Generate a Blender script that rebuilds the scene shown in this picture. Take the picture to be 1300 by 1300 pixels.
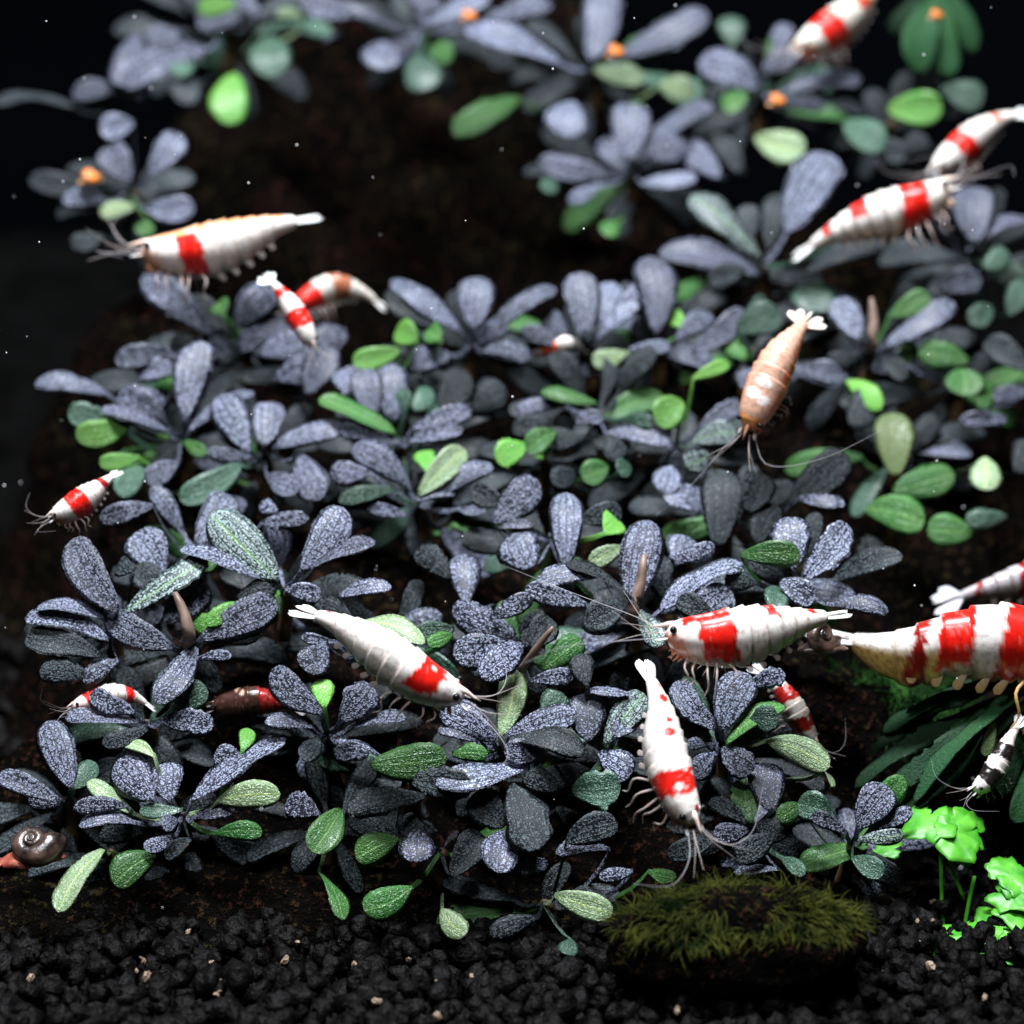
import bpy, math, random
import numpy as np
from mathutils import Vector, Matrix, noise as mnoise

for o in list(bpy.data.objects):
    bpy.data.objects.remove(o)
random.seed(7)
rng = np.random.default_rng(7)
scene = bpy.context.scene
S = 0.01                      # everything below is written in centimetres

# ---------------------------------------------------------------- camera
PITCH = math.radians(22)
DIST, FRAME = 45.0, 12.0      # focus distance and picture width there (cm)
CAM = Vector((0, 0, 21.76))
RT = Vector((1, 0, 0))
FW = Vector((0, math.cos(PITCH), -math.sin(PITCH)))
UP = Vector((0, math.sin(PITCH), math.cos(PITCH)))
cam_data = bpy.data.cameras.new('camera')
cam = bpy.data.objects.new('camera', cam_data)
scene.collection.objects.link(cam)
cam.location = CAM * S
cam.rotation_euler = (math.pi / 2 - PITCH, 0, 0)
cam_data.sensor_width = 36
cam_data.lens = 36 * DIST / FRAME
cam_data.clip_start, cam_data.clip_end = 0.02, 20
cam_data.dof.use_dof = True
cam_data.dof.focus_distance = (DIST + 0.35) * S
cam_data.dof.aperture_fstop = 15.0
scene.camera = cam

# ---------------------------------------------------------------- light
world = bpy.data.worlds.new('World')
scene.world = world
world.use_nodes = True
world.node_tree.nodes['Background'].inputs[0].default_value = (0.55, 0.65, 1.0, 1)
world.node_tree.nodes['Background'].inputs[1].default_value = 0.003


def area_lamp(name, loc, target, sx, sy, power, col):
    d = bpy.data.lights.new(name, 'AREA')
    d.shape = 'RECTANGLE'
    d.size, d.size_y = sx * S, sy * S
    d.energy, d.color = power, col
    o = bpy.data.objects.new(name, d)
    scene.collection.objects.link(o)
    o.location = Vector(loc) * S
    o.rotation_euler = (Vector(target) - Vector(loc)).to_track_quat('-Z', 'Y').to_euler()
    return o


area_lamp('tank_lamp', (-1.5, 41.0, 70), (0, 45, 3), 38, 8, 17.0, (0.90, 0.94, 1.0))
area_lamp('camera_flash', (-7, 22, 40), (0, 45, 3), 7, 5, 0.85, (0.96, 0.97, 1.0))

scene.view_settings.view_transform = 'Standard'
scene.view_settings.look = 'None'
scene.view_settings.exposure = 0.0
scene.view_settings.gamma = 1.0
scene.render.engine = 'CYCLES'


# ---------------------------------------------------------------- helpers
def P(px, py, d=0.0):
    """point (cm) that the photograph shows at px,py, d cm behind the focus distance"""
    k = (DIST + d) / DIST * FRAME / 1300
    return CAM + RT * ((px - 650) * k) + UP * ((650 - py) * k) + FW * (DIST + d)


def CV(x, y, t):
    """direction: x right, y up in the picture, t towards the viewer"""
    return (RT * x + UP * y - FW * t).normalized()


col = scene.collection


def tag(o, label=None, cat=None, group=None, kind=None):
    if label: o['label'] = label
    if cat: o['category'] = cat
    if group: o['group'] = group
    if kind: o['kind'] = kind
    return o


def thing(name, loc, label, cat, group=None):
    o = bpy.data.objects.new(name, None)
    o.empty_display_size = 0.005
    col.objects.link(o)
    o.location = Vector(loc) * S
    return tag(o, label, cat, group)


def mesh_obj(name, verts, faces, mat, parent=None, smooth=True, attrs=None, cols=None):
    """verts in cm, world; parented meshes are stored relative to the parent chain's origin"""
    off = Vector((0, 0, 0))
    p = parent
    while p is not None:
        off += Vector(p.location)
        p = p.parent
    v = np.asarray([tuple(q) for q in verts], dtype=np.float64) * S - np.array(off)
    me = bpy.data.meshes.new(name)
    me.from_pydata(v.tolist(), [], faces)
    if smooth:
        me.polygons.foreach_set('use_smooth', [True] * len(me.polygons))
    if attrs is not None:
        a = me.attributes.new('lc', 'FLOAT_VECTOR', 'POINT')
        a.data.foreach_set('vector', np.asarray(attrs, dtype=np.float32).ravel())
    if cols is not None:
        a = me.attributes.new('pig', 'FLOAT_COLOR', 'POINT')
        a.data.foreach_set('color', np.asarray(cols, dtype=np.float32).ravel())
    me.materials.append(mat)
    me.update()
    o = bpy.data.objects.new(name, me)
    col.objects.link(o)
    if parent is not None:
        o.parent = parent
    return o


class MB:
    """collects shapes into one mesh"""
    def __init__(self):
        self.v, self.f, self.c = [], [], []

    def add(self, v, f, c=None):
        n = len(self.v)
        self.v += [tuple(q) for q in v]
        self.f += [tuple(i + n for i in q) for q in f]
        self.c += [(c if c is not None else (0.8, 0.8, 0.8, 1))] * len(v) if not isinstance(c, list) else c

    def tube(self, pts, radii, seg=6, c=None):
        v, f = tube_geo(pts, radii, seg)
        self.add(v, f, c)


def tube_geo(pts, radii, seg=6):
    pts = [Vector(p) for p in pts]
    v, f = [], []
    ref = Vector((0.31, 0.12, 0.94))
    for i, p in enumerate(pts):
        t = (pts[min(i + 1, len(pts) - 1)] - pts[max(i - 1, 0)]).normalized()
        a = t.cross(ref)
        if a.length < 0.05: a = t.cross(Vector((1, 0, 0)))
        a.normalize()
        b = t.cross(a)
        for k in range(seg):
            an = 2 * math.pi * k / seg
            v.append(p + (a * math.cos(an) + b * math.sin(an)) * radii[i])
    for i in range(len(pts) - 1):
        for k in range(seg):
            k2 = (k + 1) % seg
            f.append((i * seg + k, i * seg + k2, (i + 1) * seg + k2, (i + 1) * seg + k))
    f.append(tuple(range(seg - 1, -1, -1)))
    f.append(tuple((len(pts) - 1) * seg + k for k in range(seg)))
    return v, f


def spline(pts, n):
    """Catmull-Rom through pts, n samples evenly by length"""
    pts = [Vector(p) for p in pts]
    ext = [pts[0] * 2 - pts[1]] + pts + [pts[-1] * 2 - pts[-2]]
    out = []
    for i in range(1, len(ext) - 2):
        p0, p1, p2, p3 = ext[i - 1:i + 3]
        for k in range(24):
            t = k / 24
            out.append(0.5 * ((2 * p1) + (p2 - p0) * t + (2 * p0 - 5 * p1 + 4 * p2 - p3) * t * t
                              + (3 * p1 - p0 - 3 * p2 + p3) * t ** 3))
    out.append(pts[-1])
    L = [0]
    for a, b in zip(out, out[1:]): L.append(L[-1] + (b - a).length)
    res, j = [], 0
    for k in range(n):
        s = L[-1] * k / (n - 1)
        while j < len(L) - 2 and L[j + 1] < s: j += 1
        q = (s - L[j]) / max(1e-9, L[j + 1] - L[j])
        res.append(out[j].lerp(out[j + 1], q))
    return res, L[-1]


# ---------------------------------------------------------------- materials
def new_mat(name):
    m = bpy.data.materials.new(name)
    m.use_nodes = True
    nt = m.node_tree
    return m, nt, nt.nodes['Principled BSDF']


def N(nt, kind, **kw):
    n = nt.nodes.new(kind)
    for k, v in kw.items():
        if k.startswith('i_'):
            n.inputs[k[2:].replace('_', ' ')].default_value = v
        else:
            setattr(n, k, v)
    return n


def ramp(nt, stops, interp='LINEAR'):
    r = nt.nodes.new('ShaderNodeValToRGB')
    r.color_ramp.interpolation = interp
    e = r.color_ramp.elements
    e[0].position, e[0].color = stops[0][0], stops[0][1]
    e[1].position, e[1].color = stops[1][0], stops[1][1]
    for p, c in stops[2:]:
        x = e.new(p); x.color = c
    return r


def g4(v): return (v, v, v, 1)


def leaf_material(name, dark, pale, pattern=1.0, trans=0.0, rib=None, rough=0.38, spec=0.45):
    m, nt, b = new_mat(name)
    L = nt.links
    at = N(nt, 'ShaderNodeAttribute', attribute_name='lc')
    info = N(nt, 'ShaderNodeObjectInfo')
    # leaf coordinates: x across (cm), y along (cm), z across normalised
    sep = N(nt, 'ShaderNodeSeparateXYZ'); L.new(at.outputs['Vector'], sep.inputs[0])
    cmb = N(nt, 'ShaderNodeCombineXYZ')
    rm = N(nt, 'ShaderNodeMath', operation='MULTIPLY'); rm.inputs[1].default_value = 37.0
    L.new(info.outputs['Random'], rm.inputs[0])
    L.new(sep.outputs[0], cmb.inputs[0]); L.new(sep.outputs[1], cmb.inputs[1]); L.new(rm.outputs[0], cmb.inputs[2])
    n1 = N(nt, 'ShaderNodeTexNoise', i_Scale=20.0, i_Detail=1.0)
    L.new(cmb.outputs[0], n1.inputs['Vector'])
    mixv = N(nt, 'ShaderNodeVectorMath', operation='MULTIPLY_ADD')
    mixv.inputs[1].default_value = (0.07, 0.07, 0)
    L.new(n1.outputs['Color'], mixv.inputs[0]); L.new(cmb.outputs[0], mixv.inputs[2])
    vor = N(nt, 'ShaderNodeTexVoronoi', feature='F1', i_Scale=37.0, i_Randomness=0.8)
    L.new(mixv.outputs[0], vor.inputs['Vector'])
    r = ramp(nt, [(0.34, g4(1)), (0.62, g4(0))])
    L.new(vor.outputs['Distance'], r.inputs[0])
    # patchiness of the markings
    n2 = N(nt, 'ShaderNodeTexNoise', i_Scale=3.2, i_Detail=3.0)
    L.new(cmb.outputs[0], n2.inputs['Vector'])
    r2 = ramp(nt, [(0.30, g4(0.72)), (0.6, g4(1))])
    L.new(n2.outputs['Fac'], r2.inputs[0])
    mk = N(nt, 'ShaderNodeMath', operation='MULTIPLY')
    L.new(r.outputs[0], mk.inputs[0]); L.new(r2.outputs[0], mk.inputs[1])
    # long veins: dark lines along the blade
    ab = N(nt, 'ShaderNodeMath', operation='ABSOLUTE'); L.new(sep.outputs[2], ab.inputs[0])
    wv = N(nt, 'ShaderNodeMath', operation='PINGPONG'); wv.inputs[1].default_value = 0.21
    L.new(ab.outputs[0], wv.inputs[0])
    rv = ramp(nt, [(0.012, g4(0.12)), (0.06, g4(1))])
    L.new(wv.outputs[0], rv.inputs[0])
    mk2 = N(nt, 'ShaderNodeMath', operation='MULTIPLY')
    L.new(mk.outputs[0], mk2.inputs[0]); L.new(rv.outputs[0], mk2.inputs[1])
    mk3 = N(nt, 'ShaderNodeMath', operation='MULTIPLY'); mk3.inputs[1].default_value = pattern
    L.new(mk2.outputs[0], mk3.inputs[0])
    mix = N(nt, 'ShaderNodeMix', data_type='RGBA')
    mix.inputs['A'].default_value = (*dark, 1); mix.inputs['B'].default_value = (*pale, 1)
    L.new(mk3.outputs[0], mix.inputs['Factor'])
    last = mix.outputs['Result']
    if rib:
        rr = ramp(nt, [(0.0, g4(0.8)), (0.09, g4(0))])
        L.new(ab.outputs[0], rr.inputs[0])
        mr = N(nt, 'ShaderNodeMix', data_type='RGBA'); mr.inputs['B'].default_value = (*rib, 1)
        L.new(rr.outputs[0], mr.inputs['Factor']); L.new(last, mr.inputs['A'])
        last = mr.outputs['Result']
    # leaf to leaf variation, larger blotches
    hv = N(nt, 'ShaderNodeHueSaturation')
    mv = N(nt, 'ShaderNodeMapRange'); mv.inputs['To Min'].default_value = 0.62; mv.inputs['To Max'].default_value = 1.3
    L.new(info.outputs['Random'], mv.inputs[0]); L.new(mv.outputs[0], hv.inputs['Value'])
    n3 = N(nt, 'ShaderNodeTexNoise', i_Scale=1.6, i_Detail=2.0)
    L.new(cmb.outputs[0], n3.inputs['Vector'])
    mh = N(nt, 'ShaderNodeMapRange'); mh.inputs['To Min'].default_value = 0.47; mh.inputs['To Max'].default_value = 0.53
    L.new(n3.outputs['Fac'], mh.inputs[0]); L.new(mh.outputs[0], hv.inputs['Hue'])
    L.new(last, hv.inputs['Color'])
    L.new(hv.outputs[0], b.inputs['Base Color'])
    b.inputs['Roughness'].default_value = rough
    b.inputs['Specular IOR Level'].default_value = spec
    bm = N(nt, 'ShaderNodeBump', i_Strength=0.55, i_Distance=0.0002)
    L.new(mk2.outputs[0], bm.inputs['Height']); L.new(bm.outputs[0], b.inputs['Normal'])
    if trans > 0:
        tr = N(nt, 'ShaderNodeBsdfTranslucent'); L.new(hv.outputs[0], tr.inputs[0])
        ms = N(nt, 'ShaderNodeMixShader'); ms.inputs[0].default_value = trans
        L.new(b.outputs[0], ms.inputs[1]); L.new(tr.outputs[0], ms.inputs[2])
        L.new(ms.outputs[0], nt.nodes['Material Output'].inputs['Surface'])
    return m


LM = {
    'p': leaf_material('leaf_slate', (0.009, 0.011, 0.020), (0.235, 0.262, 0.365), 1.0, rough=0.42, spec=0.38),
    'q': leaf_material('leaf_slate_green_rib', (0.010, 0.019, 0.019), (0.26, 0.335, 0.33), 0.95, 0.0, (0.16, 0.30, 0.10)),
    'k': leaf_material('leaf_slate_shaded', (0.003, 0.005, 0.006), (0.062, 0.08, 0.09), 0.85, rough=0.5, spec=0.25),  # darkened copy of the slate leaf, weak light put into its colour
    't': leaf_material('leaf_teal', (0.024, 0.062, 0.040), (0.12, 0.22, 0.16), 0.6, 0.1),
    'g': leaf_material('leaf_green', (0.03, 0.11, 0.022), (0.11, 0.27, 0.08), 0.5, 0.15, (0.14, 0.30, 0.08)),
    'l': leaf_material('leaf_lime', (0.12, 0.34, 0.05), (0.26, 0.50, 0.15), 0.4, 0.25),
    'y': leaf_material('leaf_pale', (0.14, 0.22, 0.10), (0.42, 0.52, 0.36), 0.7, 0.15, (0.40, 0.52, 0.14)),
    'o': leaf_material('leaf_olive', (0.10, 0.15, 0.05), (0.20, 0.27, 0.10), 0.5, 0.2),
}


def simple(name, c, rough=0.5, var=0.3, scale=60, bump=0.0, spec=0.5, c2=None, detail=4.0):
    m, nt, b = new_mat(name)
    L = nt.links
    tc = N(nt, 'ShaderNodeTexCoord')
    n = N(nt, 'ShaderNodeTexNoise', i_Scale=scale / S / 100, i_Detail=detail)
    L.new(tc.outputs['Object'], n.inputs['Vector'])
    a = tuple(x * (1 - var) for x in c)
    bb = c2 if c2 else tuple(min(1, x * (1 + var)) for x in c)
    r = ramp(nt, [(0.35, (*a, 1)), (0.65, (*bb, 1))])
    L.new(n.outputs['Fac'], r.inputs[0]); L.new(r.outputs[0], b.inputs['Base Color'])
    b.inputs['Roughness'].default_value = rough
    b.inputs['Specular IOR Level'].default_value = spec
    if bump:
        bm = N(nt, 'ShaderNodeBump', i_Strength=bump, i_Distance=0.0006)
        L.new(n.outputs['Fac'], bm.inputs['Height']); L.new(bm.outputs[0], b.inputs['Normal'])
    return m


M_STEM = simple('stem_brown', (0.085, 0.05, 0.022), 0.5, 0.5, 300)
M_STEMG = simple('petiole_green', (0.05, 0.07, 0.03), 0.5, 0.4, 300)
M_BUD = simple('bud_brown', (0.13, 0.075, 0.05), 0.5, 0.45, 300, c2=(0.22, 0.15, 0.12))
M_EYE = simple('eye_black', (0.004, 0.004, 0.005), 0.3, 0.2, 100, 0, 0.25)
M_GRAIN = simple('soil_grain', (0.0010, 0.0009, 0.0009), 0.55, 0.6, 1100, 1.0, 0.07, c2=(0.0042, 0.0036, 0.0036))
M_SOIL = simple('soil_bed', (0.002, 0.002, 0.002), 1.0, 0.5, 250, 1.0, 0.0)
M_WALL = simple('tank_back', (0.0012, 0.0014, 0.002), 1.0, 0.5, 4, 0, 0.0)
M_SPECK = simple('speck', (0.6, 0.6, 0.62), 0.5, 0.2, 100)


def rock_material():
    m, nt, b = new_mat('lava_rock')
    L = nt.links
    tc = N(nt, 'ShaderNodeTexCoord')
    n = N(nt, 'ShaderNodeTexNoise', i_Scale=90.0, i_Detail=6.0, i_Roughness=0.7)
    L.new(tc.outputs['Object'], n.inputs['Vector'])
    r = ramp(nt, [(0.40, (0.0005, 0.0004, 0.0003, 1)), (0.62, (0.0018, 0.0011, 0.0008, 1)), (0.75, (0.0034, 0.002, 0.0014, 1))])
    L.new(n.outputs['Fac'], r.inputs[0])
    n2 = N(nt, 'ShaderNodeTexNoise', i_Scale=900.0, i_Detail=3.0, i_Roughness=0.8)
    L.new(tc.outputs['Object'], n2.inputs['Vector'])
    r2 = ramp(nt, [(0.55, g4(0)), (0.66, g4(1))])
    L.new(n2.outputs['Fac'], r2.inputs[0])
    n4 = N(nt, 'ShaderNodeTexNoise', i_Scale=120.0, i_Detail=2.0)
    L.new(tc.outputs['Object'], n4.inputs['Vector'])
    r4 = ramp(nt, [(0.40, (0.034, 0.012, 0.008, 1)), (0.60, (0.025, 0.019, 0.007, 1))])
    L.new(n4.outputs['Fac'], r4.inputs[0])
    mx = N(nt, 'ShaderNodeMix', data_type='RGBA')
    L.new(r2.outputs[0], mx.inputs['Factor']); L.new(r.outputs[0], mx.inputs['A']); L.new(r4.outputs[0], mx.inputs['B'])
    L.new(mx.outputs['Result'], b.inputs['Base Color'])
    b.inputs['Roughness'].default_value = 0.75
    b.inputs['Specular IOR Level'].default_value = 0.03
    ad = N(nt, 'ShaderNodeMath', operation='ADD'); L.new(n.outputs['Fac'], ad.inputs[0]); L.new(n2.outputs['Fac'], ad.inputs[1])
    bm = N(nt, 'ShaderNodeBump', i_Strength=1.0, i_Distance=0.0012)
    L.new(ad.outputs[0], bm.inputs['Height']); L.new(bm.outputs[0], b.inputs['Normal'])
    return m


M_ROCK = rock_material()


def shrimp_material():
    m, nt, b = new_mat('shrimp_shell')
    L = nt.links
    at = N(nt, 'ShaderNodeAttribute', attribute_name='pig')
    tc = N(nt, 'ShaderNodeTexCoord')
    n = N(nt, 'ShaderNodeTexNoise', i_Scale=1500.0, i_Detail=3.0)
    L.new(tc.outputs['Object'], n.inputs['Vector'])
    r = ramp(nt, [(0.34, g4(0.5)), (0.50, g4(1))])
    L.new(n.outputs['Fac'], r.inputs[0])
    mx = N(nt, 'ShaderNodeMix', data_type='RGBA', blend_type='MULTIPLY'); mx.inputs['Factor'].default_value = 0.55
    L.new(at.outputs['Color'], mx.inputs['A']); L.new(r.outputs[0], mx.inputs['B'])
    L.new(mx.outputs['Result'], b.inputs['Base Color'])
    b.inputs['Roughness'].default_value = 0.3
    b.inputs['Subsurface Weight'].default_value = 0.35
    b.inputs['Subsurface Radius'].default_value = (1.0, 0.45, 0.3)
    b.inputs['Subsurface Scale'].default_value = 0.0006
    b.inputs['Coat Weight'].default_value = 0.25
    b.inputs['Coat Roughness'].default_value = 0.15
    bm = N(nt, 'ShaderNodeBump', i_Strength=0.25, i_Distance=0.0001)
    L.new(n.outputs['Fac'], bm.inputs['Height']); L.new(bm.outputs[0], b.inputs['Normal'])
    return m


def limb_material(name, c, alpha=0.75):
    m, nt, b = new_mat(name)
    L = nt.links
    at = N(nt, 'ShaderNodeAttribute', attribute_name='pig')
    L.new(at.outputs['Color'], b.inputs['Base Color'])
    b.inputs['Roughness'].default_value = 0.3
    b.inputs['Alpha'].default_value = alpha
    return m


M_SHRIMP = shrimp_material()
M_LIMB = limb_material('shrimp_limb', None, 0.62)
M_ANT = limb_material('shrimp_antenna', None, 0.5)

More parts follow.
